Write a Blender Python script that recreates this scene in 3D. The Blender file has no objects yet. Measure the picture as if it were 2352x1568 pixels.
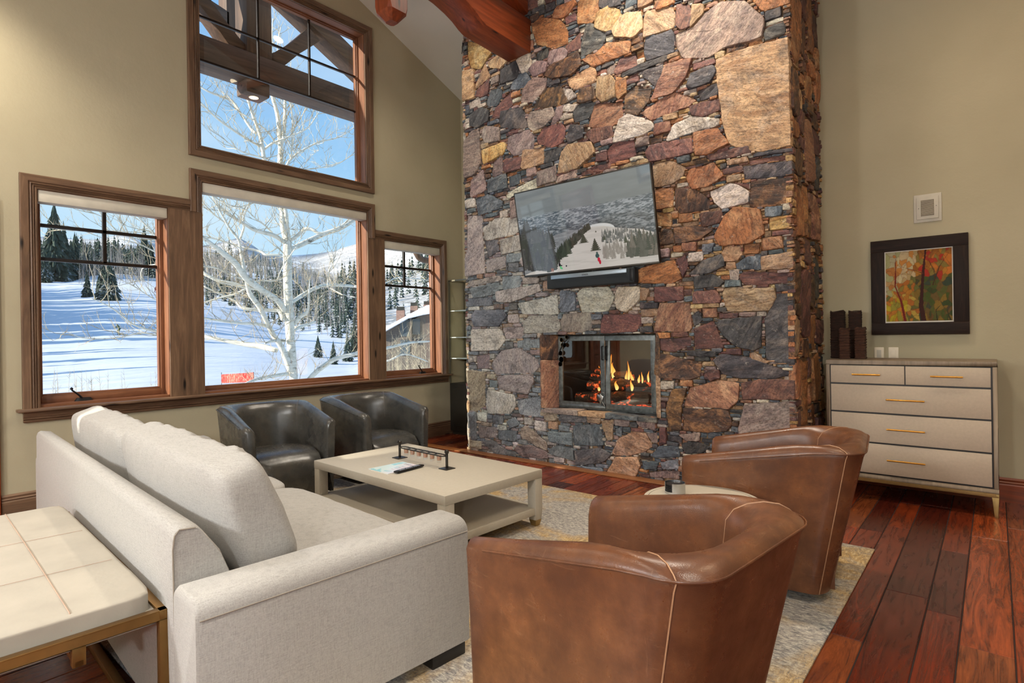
import bpy, bmesh, math, random
import numpy as np
from math import sin, cos, pi, radians, atan2, sqrt, hypot
from mathutils import Vector, Matrix, noise as mnoise
random.seed(11)
S = bpy.context.scene
C = S.collection
PI = pi
# ------------------------------------------------------------------ camera
CAM_H = 1.4
ROLL = radians(0.9); YAW = radians(40.0); FPX = 1322.0
cam_d = bpy.data.cameras.new('camera'); cam = bpy.data.objects.new('camera', cam_d); C.objects.link(cam)
cam_d.sensor_width = 36.0; cam_d.lens = 36.0*FPX/2352.0
cam_d.shift_y = -13.5/2352.0
cam_d.clip_end = 5000; cam_d.clip_start = 0.05
R0 = Matrix.Rotation(YAW, 4, 'Z') @ Matrix.Rotation(radians(90), 4, 'X') @ Matrix.Rotation(-ROLL, 4, 'Z')
cam.matrix_world = Matrix.Translation((0, 0, CAM_H)) @ R0
S.camera = cam
# ------------------------------------------------------------------ view
S.view_settings.view_transform = 'Standard'; S.view_settings.look = 'None'
S.view_settings.exposure = 0.0; S.view_settings.gamma = 1.0; S.view_settings.use_curve_mapping = False
S.cycles.use_denoising = True
S.cycles.max_bounces = 8; S.cycles.diffuse_bounces = 5; S.cycles.glossy_bounces = 4
S.cycles.transparent_max_bounces = 16; S.cycles.transmission_bounces = 6
S.cycles.sample_clamp_indirect = 6.0
S.cycles.caustics_reflective = False; S.cycles.caustics_refractive = False
# ------------------------------------------------------------------ sky
W = bpy.data.worlds.new('sky'); S.world = W; W.use_nodes = True
wn = W.node_tree.nodes; wl = W.node_tree.links; wn.clear()
def _n(t, **k):
    n = wn.new(t)
    for a, b in k.items(): setattr(n, a, b)
    return n
wo = _n('ShaderNodeOutputWorld'); wb = _n('ShaderNodeBackground')
tc = _n('ShaderNodeTexCoord'); sx = _n('ShaderNodeSeparateXYZ'); rp = _n('ShaderNodeValToRGB')
wl.new(tc.outputs['Generated'], sx.inputs[0]); wl.new(sx.outputs[2], rp.inputs[0])
e = rp.color_ramp.elements
e[0].position = 0.0; e[0].color = (0.72, 0.86, 0.95, 1)
e[1].position = 0.75; e[1].color = (0.10, 0.30, 0.72, 1)
for p_, c_ in ((0.10, (0.54, 0.76, 0.93, 1)), (0.22, (0.36, 0.62, 0.90, 1)), (0.42, (0.24, 0.48, 0.82, 1))):
    q = e.new(p_); q.color = c_
nz = _n('ShaderNodeTexNoise'); nz.inputs['Scale'].default_value = 2.2; nz.inputs['Detail'].default_value = 5
mp = _n('ShaderNodeMapping'); mp.inputs['Scale'].default_value = (1, 1, 3.0)
wl.new(tc.outputs['Generated'], mp.inputs[0]); wl.new(mp.outputs[0], nz.inputs['Vector'])
r2 = _n('ShaderNodeValToRGB'); r2.color_ramp.elements[0].position = 0.42; r2.color_ramp.elements[1].position = 0.8
r2.color_ramp.elements[1].color = (0.7, 0.7, 0.7, 1)
wl.new(nz.outputs[0], r2.inputs[0])
mx = _n('ShaderNodeMix', data_type='RGBA'); mx.inputs[7].default_value = (0.80, 0.90, 0.97, 1)
wl.new(r2.outputs[0], mx.inputs[0]); wl.new(rp.outputs[0], mx.inputs[6]); wl.new(mx.outputs[2], wb.inputs[0])
wb.inputs[1].default_value = 1.2
wl.new(wb.outputs[0], wo.inputs[0])
# ------------------------------------------------------------------ sun
sd = bpy.data.lights.new('sun', 'SUN'); sun = bpy.data.objects.new('sun', sd); C.objects.link(sun)
sd.energy = 9.5; sd.color = (1.0, 0.91, 0.78); sd.angle = radians(0.6)
SUN_DIR = Vector((0.316, 0.949, -0.335)).normalized()
sun.rotation_euler = SUN_DIR.to_track_quat('-Z', 'Y').to_euler(); sun.location = (-20, -30, 20)
# ------------------------------------------------------------------ helpers
def srgb(*c):
    return tuple(((v/255.0)/12.92 if v/255.0 <= 0.04045 else ((v/255.0+0.055)/1.055)**2.4) for v in c) + (1.0,)

class NT:
    """small node helper"""
    def __init__(s, name, rough=0.5, metal=0.0, base=(0.5, 0.5, 0.5, 1), spec=0.5):
        s.m = bpy.data.materials.new(name); s.m.use_nodes = True
        s.t = s.m.node_tree; s.b = s.t.nodes['Principled BSDF']
        s.b.inputs['Base Color'].default_value = base; s.b.inputs['Roughness'].default_value = rough
        s.b.inputs['Metallic'].default_value = metal; s.b.inputs['Specular IOR Level'].default_value = spec
    def n(s, t, **k):
        n = s.t.nodes.new(t)
        for a, b in k.items(): setattr(n, a, b)
        return n
    def l(s, a, b): s.t.links.new(a, b)
    def co(s, scale=(1, 1, 1), loc=(0, 0, 0), rot=(0, 0, 0), kind='Object', src=None):
        if src is None:
            src = s.n('ShaderNodeTexCoord').outputs[kind]
        m = s.n('ShaderNodeMapping'); m.inputs['Scale'].default_value = scale
        m.inputs['Location'].default_value = loc; m.inputs['Rotation'].default_value = rot
        s.l(src, m.inputs[0]); return m.outputs[0]
    def noise(s, vec, scale=5, detail=4, rough=0.55, dist=0.0):
        n = s.n('ShaderNodeTexNoise'); n.inputs['Scale'].default_value = scale; n.inputs['Detail'].default_value = detail
        n.inputs['Roughness'].default_value = rough; n.inputs['Distortion'].default_value = dist
        s.l(vec, n.inputs['Vector']); return n.outputs[0]
    def vor(s, vec, scale=5, feature='F1', out='Distance'):
        n = s.n('ShaderNodeTexVoronoi', feature=feature); n.inputs['Scale'].default_value = scale
        s.l(vec, n.inputs['Vector']); return n.outputs[out]
    def ramp(s, fac, stops):
        r = s.n('ShaderNodeValToRGB'); el = r.color_ramp.elements
        el[0].position = stops[0][0]; el[0].color = stops[0][1]
        el[1].position = stops[-1][0]; el[1].color = stops[-1][1]
        for p, c in stops[1:-1]:
            q = el.new(p); q.color = c
        s.l(fac, r.inputs[0]); return r.outputs[0]
    def mix(s, fac, a, b, mode='MIX'):
        m = s.n('ShaderNodeMix', data_type='RGBA', blend_type=mode)
        for v, i in ((fac, 0), (a, 6), (b, 7)):
            if hasattr(v, 'is_output'): s.l(v, m.inputs[i])
            else: m.inputs[i].default_value = v
        return m.outputs[2]
    def math(s, op, a, b=0.0):
        m = s.n('ShaderNodeMath', operation=op)
        for v, i in ((a, 0), (b, 1)):
            if hasattr(v, 'is_output'): s.l(v, m.inputs[i])
            else: m.inputs[i].default_value = v
        return m.outputs[0]
    def attr(s, name, out='Color'):
        return s.n('ShaderNodeAttribute', attribute_name=name).outputs[out]
    def bump(s, h, strength=0.3, dist=0.01):
        b = s.n('ShaderNodeBump'); b.inputs['Strength'].default_value = strength; b.inputs['Distance'].default_value = dist
        s.l(h, b.inputs['Height']); s.l(b.outputs[0], s.b.inputs['Normal'])
    def color(s, v): s.l(v, s.b.inputs['Base Color'])
    def rough(s, v): s.l(v, s.b.inputs['Roughness'])

def g(v): return (v, v, v, 1)

def plain(name, col, rough=0.5, metal=0.0, var=0.08, scale=8, bump=0.0, spec=0.5):
    t = NT(name, rough, metal, col, spec)
    f = t.noise(t.co(), scale, 3)
    lo = tuple(c*(1-var) for c in col[:3])+(1,); hi = tuple(min(1, c*(1+var)) for c in col[:3])+(1,)
    t.color(t.ramp(f, [(0.3, lo), (0.7, hi)]))
    if bump: t.bump(t.noise(t.co(), scale*12, 2), bump, 0.002)
    return t.m

def wood(name, dark, mid, light, axis='y', rough=0.42, knots=True, sc=1.0, spec=0.4):
    t = NT(name, rough, spec=spec)
    st = {'x': (0.7, 9, 9), 'y': (9, 0.7, 9), 'z': (9, 9, 0.7)}[axis]
    v = t.co(tuple(a*sc for a in st))
    f1 = t.noise(v, 2.2, 5, 0.65, 1.2)
    f2 = t.noise(t.co(tuple(a*sc*4 for a in st)), 3.0, 3, 0.6)
    f3 = t.noise(t.co((1, 1, 1)), 2.3, 2)
    c = t.ramp(f1, [(0.28, dark), (0.5, mid), (0.72, light)])
    c = t.mix(t.math('MULTIPLY', f2, 0.55), c, dark)
    c = t.mix(t.math('MULTIPLY', f3, 0.35), c, light)
    if knots:
        ks = {'x': (1.2, 5, 5), 'y': (5, 1.2, 5), 'z': (5, 5, 1.2)}[axis]
        d = t.vor(t.co(ks), 1.6)
        k = t.ramp(d, [(0.06, g(1)), (0.14, g(0))])
        c = t.mix(k, c, tuple(a*0.22 for a in dark[:3])+(1,))
    t.color(c); t.bump(f2, 0.15, 0.003)
    return t.m

def obj(name, me, mat=None, parent=None, smooth=None):
    o = bpy.data.objects.new(name, me); C.objects.link(o)
    if mat is not None:
        for m in (mat if isinstance(mat, (list, tuple)) else [mat]): me.materials.append(m)
    if parent is not None: o.parent = parent
    if smooth is not None:
        me.polygons.foreach_set('use_smooth', [True]*len(me.polygons))
        if smooth < 179: me.set_sharp_from_angle(angle=radians(smooth))
    return o

def tag(o, label=None, cat=None, group=None, kind=None):
    if label: o['label'] = label
    if cat: o['category'] = cat
    if group: o['group'] = group
    if kind: o['kind'] = kind
    return o

def empty(name, loc=(0, 0, 0), rz=0.0):
    o = bpy.data.objects.new(name, None); C.objects.link(o)
    o.location = loc; o.rotation_euler = (0, 0, rz); o.empty_display_size = 0.1
    return o

class MB:
    def __init__(s): s.v = []; s.f = []; s.mi = []
    def add(s, vs, fs, mi=0):
        o = len(s.v); s.v += [tuple(v) for v in vs]; s.f += [tuple(i+o for i in f) for f in fs]; s.mi += [mi]*len(fs); return s
    def box(s, x0, x1, y0, y1, z0, z1, mi=0):
        vs = [(x0, y0, z0), (x1, y0, z0), (x1, y1, z0), (x0, y1, z0), (x0, y0, z1), (x1, y0, z1), (x1, y1, z1), (x0, y1, z1)]
        return s.add(vs, [(3, 2, 1, 0), (4, 5, 6, 7), (0, 1, 5, 4), (1, 2, 6, 5), (2, 3, 7, 6), (3, 0, 4, 7)], mi)
    def rings(s, rings, closed=True, cap0=True, cap1=True, mi=0):
        n = len(rings[0]); vs = [p for r in rings for p in r]; fs = []
        for i in range(len(rings)-1):
            for j in range(n if closed else n-1):
                k = (j+1) % n
                fs.append((i*n+j, i*n+k, (i+1)*n+k, (i+1)*n+j))
        if cap0: fs.append(tuple(range(n-1, -1, -1)))
        if cap1: fs.append(tuple((len(rings)-1)*n+j for j in range(n)))
        return s.add(vs, fs, mi)
    def tube(s, pts, rad, n=8, cap=True, mi=0):
        pts = [Vector(p) for p in pts]; rs = rad if isinstance(rad, (list, tuple)) else [rad]*len(pts)
        rings = []; up = None
        for i, p in enumerate(pts):
            d = (pts[min(i+1, len(pts)-1)]-pts[max(i-1, 0)])
            if d.length < 1e-9: d = Vector((0, 0, 1))
            d.normalize()
            if up is None:
                a = Vector((0, 0, 1)) if abs(d.z) < 0.9 else Vector((1, 0, 0))
                up = d.cross(a).normalized()
            else:
                up = (up-d*up.dot(d))
                up = up.normalized() if up.length > 1e-6 else d.orthogonal().normalized()
            w = d.cross(up)
            rings.append([tuple(p+(up*cos(2*PI*k/n)+w*sin(2*PI*k/n))*rs[i]) for k in range(n)])
        return s.rings(rings, True, cap, cap, mi)
    def lathe(s, prof, c=(0, 0, 0), n=32, mi=0, cap0=True, cap1=True):
        rings = [[(c[0]+r*cos(2*PI*k/n), c[1]+r*sin(2*PI*k/n), c[2]+z) for k in range(n)] for r, z in prof]
        return s.rings(rings, True, cap0, cap1, mi)
    def prism(s, poly, fn, t0, t1, mi=0):
        """poly in 2D, fn(u,v,t)->xyz"""
        return s.rings([[fn(u, v, t0) for u, v in poly], [fn(u, v, t1) for u, v in poly]], True, True, True, mi)
    def mesh(s, name):
        me = bpy.data.meshes.new(name); me.from_pydata(s.v, [], s.f); me.update()
        if len(set(s.mi)) > 1: me.polygons.foreach_set('material_index', s.mi)
        bm = bmesh.new(); bm.from_mesh(me); bmesh.ops.recalc_face_normals(bm, faces=bm.faces); bm.to_mesh(me); bm.free()
        return me
    def build(s, name, mat, parent=None, bevel=0.0, seg=2, smooth=None, sub=0):
        me = s.mesh(name)
        if bevel > 0:
            bm = bmesh.new(); bm.from_mesh(me)
            bmesh.ops.remove_doubles(bm, verts=bm.verts, dist=1e-5)
            ed = [e_ for e_ in bm.edges if len(e_.link_faces) == 2 and e_.calc_face_angle(0) > 0.6]
            bmesh.ops.bevel(bm, geom=ed, offset=bevel, segments=seg, profile=0.5, affect='EDGES', clamp_overlap=True)
            bm.to_mesh(me); bm.free()
            if smooth is None: smooth = 35
        o = obj(name, me, mat, parent, smooth)
        if sub:
            m = o.modifiers.new('sub', 'SUBSURF'); m.levels = sub; m.render_levels = sub
        return o

def boxp(name, b, mat, parent=None, bevel=0.004):
    return MB().box(*b).build(name, mat, parent, bevel)

def copy_tree(o, parent=None):
    c = o.copy(); C.objects.link(c)
    if parent is not None: c.parent = parent
    for ch in list(o.children): copy_tree(ch, c)
    return c

def cushion(name, mat, parent, c, size, puff=0.3, p=6.0, n=14, wr=0.0, tilt=0.0, sag=None, seed=0):
    """rounded stuffed block: superellipsoid-like with soft faces and optional folds"""
    sx_, sy_, sz_ = (a/2 for a in size)
    bm = bmesh.new(); bmesh.ops.create_cube(bm, size=2.0)
    bmesh.ops.subdivide_edges(bm, edges=bm.edges, cuts=n, use_grid_fill=True)
    ct, st = cos(tilt), sin(tilt)
    for v in bm.verts:
        q = Vector(v.co)
        m = max(abs(q.x), abs(q.y), abs(q.z), 1e-6)
        L = (abs(q.x)**p+abs(q.y)**p+abs(q.z)**p)**(1/p)
        q = q/L*m
        w = q.copy()
        f = (1-q.x*q.x*0.9)
        k = 1+puff*max(0, (1-abs(w.x)**2.5))*max(0, (1-abs(w.z)**2.5))
        x, y, z = q.x*sx_, q.y*sy_*(k*(1-0.30*max(0, q.z)) if abs(sy_) <= abs(sz_) else 1), q.z*sz_
        if sz_ < sy_:
            k2 = 1+puff*max(0, (1-abs(w.x)**2.5))*max(0, (1-abs(w.y)**2.5))
            z = q.z*sz_*k2
        if wr:
            nv = mnoise.noise(Vector((x*5+seed, y*2.0, z*2.2)))
            nv2 = mnoise.noise(Vector((x*26+seed+4*y, y*4.0, z*3)))
            d = wr*(0.4*nv+0.6*nv2*(0.35+0.65*max(0, q.z)))
            x += 0.15*d; y += d; z += d*0.8*(1 if z > 0 else 0.2)
        y, z = y*ct-z*st, y*st+z*ct
        v.co = (c[0]+x, c[1]+y, c[2]+z)
    me = bpy.data.meshes.new(name); bm.to_mesh(me); bm.free()
    return obj(name, me, mat, parent, 180)

def text_mesh(body, size, depth=0.001):
    cu = bpy.data.curves.new('lettering', 'FONT'); cu.body = body; cu.size = size; cu.extrude = depth
    cu.align_x = 'CENTER'; cu.align_y = 'CENTER'
    o = bpy.data.objects.new('tmp_lettering', cu); C.objects.link(o)
    dg = bpy.context.evaluated_depsgraph_get()
    me = bpy.data.meshes.new_from_object(o.evaluated_get(dg))
    bpy.data.objects.remove(o); return me

# ------------------------------------------------------------------ materials
M = {}
WD, WM, WL = srgb(56, 42, 34), srgb(106, 80, 60), srgb(142, 112, 86)
for ax in 'xyz': M['trim_'+ax] = wood('alder_trim_'+ax, WD, WM, WL, ax)
for ax in 'xyz': M['sash_'+ax] = wood('window_sash_wood_'+ax, srgb(76, 46, 32), srgb(126, 80, 54), srgb(156, 108, 76), ax, knots=False)
for ax in 'xyz': M['beam_'+ax] = wood('timber_beam_'+ax, srgb(58, 26, 14), srgb(132, 58, 30), srgb(170, 86, 46), ax, 0.35, True, 0.6)
for ax in 'xyz': M['porch_'+ax] = wood('porch_timber_'+ax, srgb(42, 33, 27), srgb(88, 68, 54), srgb(124, 96, 76), ax, 0.6, True, 0.6)

def wall_mat(name, col, col2):
    t = NT(name, 0.85, spec=0.2)
    f = t.noise(t.co(), 1.3, 3); f2 = t.noise(t.co((1, 1, 1)), 9, 6, 0.7)
    t.color(t.ramp(f, [(0.3, col), (0.7, col2)]))
    t.bump(f2, 0.25, 0.012); return t.m
M['wall'] = wall_mat('wall_plaster', srgb(173, 164, 137), srgb(181, 172, 145))
M['ceil'] = wall_mat('ceiling_plaster', srgb(200, 197, 186), srgb(206, 203, 192))

t = NT('floor_planks', 0.28, spec=0.5)
pc = t.attr('col'); v = t.attr('uvw', 'Vector')
f1 = t.noise(t.co((11, 1.0, 1), src=v), 1.6, 7, 0.68, 2.4)
f2 = t.noise(t.co((60, 3, 1), src=v), 3.0, 3, 0.6)
c = t.mix(t.ramp(f1, [(0.30, g(0.95)), (0.62, g(0))]), pc, srgb(38, 12, 8))
c = t.mix(t.math('MULTIPLY', f2, 0.5), c, srgb(40, 16, 10))
t.color(c); t.rough(t.ramp(f1, [(0.3, g(0.32)), (0.7, g(0.17))])); t.bump(f1, 0.12, 0.006)
M['floor'] = t.m
M['dark_gap'] = plain('floor_joint', srgb(24, 12, 8), 0.9)

t = NT('stone_face', 0.62, spec=0.35)
v = t.attr('gr', 'Vector'); ca = t.attr('ca'); cb = t.attr('cb')
f1 = t.noise(t.co((1.6, 8, 5), src=v), 1.3, 7, 0.66, 1.6)
f2 = t.noise(t.co((3, 4, 4), src=v), 1.3, 6, 0.7, 1.0)
f3 = t.noise(t.co((26, 40, 26), src=v), 1.6, 5, 0.75)
fs = t.noise(t.co((9, 9, 9), src=v), 3.4, 6, 0.8)
c = t.mix(t.ramp(f1, [(0.36, g(0)), (0.62, g(1))]), ca, cb)
c = t.mix(t.ramp(f2, [(0.50, g(0)), (0.72, g(0.85))]), c, t.attr('cc'))
c = t.mix(t.ramp(f3, [(0.32, g(0.75)), (0.55, g(0))]), c, srgb(34, 30, 30))
fd_ = t.noise(t.co((2.2, 3.5, 3), loc=(7, 3, 1), src=v), 1.1, 6, 0.72, 1.4)
c = t.mix(t.ramp(fd_, [(0.53, g(0)), (0.66, g(0.6))]), c, srgb(48, 44, 46))
c = t.mix(t.ramp(fs, [(0.60, g(0)), (0.70, g(0.6))]), c, srgb(222, 212, 196))
t.color(c)
h = t.math('ADD', t.math('MULTIPLY', f1, 1.0), t.math('MULTIPLY', f3, 0.5))
t.bump(h, 0.55, 0.022); t.rough(t.ramp(f3, [(0.3, g(0.45)), (0.7, g(0.7))]))
M['stone'] = t.m
M['mortar'] = plain('stone_mortar', srgb(128, 102, 72), 0.95, var=0.3, scale=18, bump=0.5)

def leather(name, a, b, cc, rough=0.30):
    t = NT(name, rough, spec=0.5)
    f1 = t.noise(t.co(), 3.2, 5, 0.62, 0.2); f2 = t.noise(t.co((1, 1, 1)), 11, 6, 0.65, 0.0)
    sc = t.noise(t.co((3, 3, 26), rot=(0.5, 0.7, 0.2)), 2.5, 6, 0.75, 1.0)
    sc2 = t.noise(t.co((26, 3, 3), rot=(0.2, 0.5, 0.9)), 2.5, 6, 0.75, 1.0)
    c = t.ramp(f1, [(0.3, a), (0.68, b)])
    c = t.mix(t.ramp(f2, [(0.36, g(0.6)), (0.62, g(0))]), c, tuple(q*0.7 for q in a[:3])+(1,))
    c = t.mix(t.ramp(sc, [(0.60, g(0)), (0.74, g(0.34))]), c, cc)
    c = t.mix(t.ramp(sc2, [(0.61, g(0)), (0.76, g(0.30))]), c, cc)
    t.color(c); t.rough(t.ramp(f2, [(0.3, g(rough+0.1)), (0.7, g(rough-0.06))]))
    w = t.vor(t.co(), 260); t.bump(w, 0.12, 0.002); return t.m
M['tan_leather'] = leather('tan_leather', srgb(84, 50, 33), srgb(126, 81, 51), srgb(172, 134, 102))
M['dark_leather'] = leather('dark_leather', srgb(56, 56, 54), srgb(88, 84, 76), srgb(118, 112, 102), 0.24)
M['tan_thread'] = plain('tan_thread', srgb(168, 128, 96), 0.5)
M['dark_thread'] = plain('dark_thread', srgb(104, 96, 88), 0.5)
M['black_wood'] = plain('black_wood', srgb(26, 24, 24), 0.4)

def fabric(name, a, b, sc=1.0):
    t = NT(name, 0.9, spec=0.15)
    f = t.noise(t.co((60*sc, 60*sc, 60*sc)), 3, 3, 0.7)
    w1 = t.noise(t.co((420, 420, 30)), 1, 2); w2 = t.noise(t.co((30, 30, 420)), 1, 2)
    w = t.math('ADD', w1, w2)
    c = t.ramp(f, [(0.3, a), (0.7, b)])
    c = t.mix(t.ramp(w, [(0.8, g(0.45)), (1.15, g(0))]), c, tuple(x*0.72 for x in a[:3])+(1,))
    t.color(c); t.bump(w, 0.3, 0.002)
    t.b.inputs['Sheen Weight'].default_value = 0.15; return t.m
M['linen'] = fabric('sofa_linen', srgb(160, 158, 154), srgb(180, 178, 174))
M['hide'] = plain('bench_hide', srgb(168, 162, 150), 0.75, var=0.10, scale=4, bump=0.3)
M['hide_seam'] = plain('bench_seam', srgb(176, 150, 132), 0.8)
M['bronze'] = plain('antique_bronze', srgb(128, 96, 52), 0.38, 0.75, scale=20)
M['brass'] = plain('brushed_brass', srgb(206, 150, 66), 0.28, 1.0, scale=30)
M['brass2'] = plain('pale_brass', srgb(160, 134, 84), 0.40, 0.7, scale=30)
M['linen_table'] = plain('grasscloth_table', srgb(176, 168, 152), 0.5, var=0.04, scale=60, bump=0.2)
M['drawer'] = plain('drawer_front', srgb(188, 172, 150), 0.6, var=0.05, scale=50, bump=0.2)
M['grey_oak'] = wood('greyed_oak', srgb(104, 90, 74), srgb(136, 120, 100), srgb(156, 140, 120), 'z', 0.5, False)
M['black'] = plain('black_metal', srgb(22, 22, 24), 0.4, 0.3)
M['gunmetal'] = plain('gunmetal', srgb(70, 68, 64), 0.35, 0.8)
M['steel'] = plain('brushed_steel', srgb(190, 192, 194), 0.25, 1.0)
M['iron'] = plain('hearth_iron', srgb(118, 124, 124), 0.42, 0.7, var=0.35, scale=25, bump=0.3)
M['screen_cream'] = plain('roller_shade', srgb(196, 190, 174), 0.7)
M['white_plastic'] = plain('cream_plastic', srgb(226, 214, 190), 0.4)
M['grey_metal'] = plain('grey_shelf_metal', srgb(120, 116, 100), 0.45, 0.6)
M['dark_cab'] = plain('dark_cabinet', srgb(44, 42, 36), 0.5)

def glass_thin(name, tint=(1, 1, 1, 1), ior=1.5, rough=0.0):
    m = bpy.data.materials.new(name); m.use_nodes = True; nt = m.node_tree; nt.nodes.clear()
    o = nt.nodes.new('ShaderNodeOutputMaterial'); tr = nt.nodes.new('ShaderNodeBsdfTransparent'); gl = nt.nodes.new('ShaderNodeBsdfGlossy')
    lw = nt.nodes.new('ShaderNodeLayerWeight'); lw.inputs[0].default_value = 0.5; pw = nt.nodes.new('ShaderNodeMath'); pw.operation = 'POWER'; pw.inputs[1].default_value = 5; fr = nt.nodes.new('ShaderNodeMath'); fr.operation = 'MULTIPLY_ADD'; fr.inputs[1].default_value = 0.45; fr.inputs[2].default_value = ((ior-1)/(ior+1))**2*1.6; mx_ = nt.nodes.new('ShaderNodeMixShader')
    tr.inputs[0].default_value = tint; gl.inputs['Roughness'].default_value = rough; nt.links.new(lw.outputs['Facing'], pw.inputs[0]); nt.links.new(pw.outputs[0], fr.inputs[0])
    nt.links.new(fr.outputs[0], mx_.inputs[0]); nt.links.new(tr.outputs[0], mx_.inputs[1]); nt.links.new(gl.outputs[0], mx_.inputs[2])
    nt.links.new(mx_.outputs[0], o.inputs[0]); return m
M['glass'] = glass_thin('window_glass', (0.98, 0.99, 0.98, 1), 1.35)
M['fire_glass'] = glass_thin('fireplace_glass', (0.90, 0.93, 0.92, 1), 1.55)
M['shot_glass'] = glass_thin('drinking_glass', (0.95, 0.96, 0.97, 1), 1.5)

def emit(name, col, st):
    m = bpy.data.materials.new(name); m.use_nodes = True; nt = m.node_tree; nt.nodes.clear()
    o = nt.nodes.new('ShaderNodeOutputMaterial'); em = nt.nodes.new('ShaderNodeEmission')
    em.inputs[0].default_value = col; em.inputs[1].default_value = st; nt.links.new(em.outputs[0], o.inputs[0]); return m

# ------------------------------------------------------------------ room shell
XW, YR = -6.05, 6.10          # window wall, picture wall
XE, YS = 4.2, -4.6            # east and south walls (behind the camera)
RIDGE_Y = 3.385; SL = 0.409
def ceil_z(y): return 4.91+SL*(YR-y) if y > RIDGE_Y else 4.91+SL*(YR-RIDGE_Y)-SL*(RIDGE_Y-y)

def grid_wall(name, axis, c0, c1, u0, u1, z0, z1, holes, mat):
    us = sorted(set([u0, u1]+[h for H_ in holes for h in H_[:2]])); zs = sorted(set([z0, z1]+[h for H_ in holes for h in H_[2:]]))
    mb = MB()
    for i in range(len(us)-1):
        for j in range(len(zs)-1):
            cu, cz = (us[i]+us[i+1])/2, (zs[j]+zs[j+1])/2
            if any(h[0] < cu < h[1] and h[2] < cz < h[3] for h in holes): continue
            if axis == 'x': mb.box(c0, c1, us[i], us[i+1], zs[j], zs[j+1])
            else: mb.box(us[i], us[i+1], c0, c1, zs[j], zs[j+1])
    return tag(mb.build(name, mat), kind='structure')
OPEN_L = (1.13, 2.11, 0.885, 2.67); OPEN_C = (2.42, 4.39, 0.885, 2.98)
OPEN_R = (4.65, 5.63, 0.885, 2.66); OPEN_U = (2.42, 4.39, 3.34, 5.22)
OPEN_ADDED = (-4.02, -2.45, 2.34, 2.97)  # added opening out of view, placed to let sun onto the coffee table
grid_wall('wall_west', 'x', XW-0.22, XW, YS-0.2, YR+0.2, 0, 6.2, [OPEN_L, OPEN_C, OPEN_R, OPEN_U, OPEN_ADDED], M['wall'])
grid_wall('wall_north', 'y', YR, YR+0.2, XW, XE+0.2, 0, 5.2, [], M['wall'])
grid_wall('wall_east', 'x', XE, XE+0.2, YS, YR, 0, 6.2, [(-4.2, -1.9, 0.5, 2.9), (-1.3, 1.6, 0.5, 2.9)], M['wall'])
grid_wall('wall_south', 'y', YS-0.2, YS, XW, XE+0.2, 0, 5.2, [], M['wall'])
mb = MB()
for ya, yb in ((YS-0.4, RIDGE_Y), (RIDGE_Y, YR+0.4)):
    za, zb = ceil_z(ya), ceil_z(yb)
    x0, x1 = XW-0.3, XE+0.3
    vs = [(x0, ya, za), (x1, ya, za), (x1, yb, zb), (x0, yb, zb)]
    vs += [(a, b, c_+0.25) for a, b, c_ in vs]
    mb.add(vs, [(0, 3, 2, 1), (4, 5, 6, 7), (0, 1, 5, 4), (1, 2, 6, 5), (2, 3, 7, 6), (3, 0, 4, 7)])
tag(mb.build('ceiling', M['ceil']), kind='structure')

# floor: planks along y with colours of their own, over a dark joint bed
fv, ff, fc, fu = [], [], [], []
x = XW
pal = [srgb(150, 62, 30), srgb(112, 42, 24), srgb(172, 80, 40), srgb(88, 32, 20), srgb(132, 54, 28), srgb(156, 82, 44)]
rf = random.Random(5)
while x < XE:
    w = rf.choice([0.10, 0.14, 0.14, 0.19]); y = YS-rf.random()*1.2
    while y < YR:
        L = rf.uniform(0.7, 2.1); g_ = 0.0016
        a, b, c0, d0 = x+g_, min(x+w-g_, XE), max(y+g_, YS), min(y+L-g_, YR)
        if d0 > c0:
            i = len(fv); e_ = 0.003
            fv += [(a, c0, -0.004), (b, c0, -0.004), (b, d0, -0.004), (a, d0, -0.004), (a+e_, c0+e_, 0), (b-e_, c0+e_, 0), (b-e_, d0-e_, 0), (a+e_, d0-e_, 0)]
            ff += [(i+4, i+5, i+6, i+7), (i, i+1, i+5, i+4), (i+1, i+2, i+6, i+5), (i+2, i+3, i+7, i+6), (i+3, i, i+4, i+7)]
            cc_ = rf.choice(pal); k = rf.uniform(0.8, 1.2); cc_ = tuple(min(1, q*k) for q in cc_[:3])+(1,)
            ox, oy = rf.uniform(0, 50), rf.uniform(0, 50)
            for q in fv[i:]: fc.append(cc_); fu.append((q[0]+ox, q[1]+oy, ox))
        y += L
    x += w
me = bpy.data.meshes.new('floor'); me.from_pydata(fv, [], ff)
at = me.color_attributes.new('col', 'FLOAT_COLOR', 'POINT'); at.data.foreach_set('color', [q for c_ in fc for q in c_])
at = me.attributes.new('uvw', 'FLOAT_VECTOR', 'POINT'); at.data.foreach_set('vector', [q for c_ in fu for q in c_])
tag(obj('floor', me, M['floor']), kind='structure')
tag(MB().box(XW-0.2, XE+0.2, YS-0.2, YR+0.2, -0.25, -0.003).build('floor.001', M['dark_gap']), kind='structure')

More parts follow.
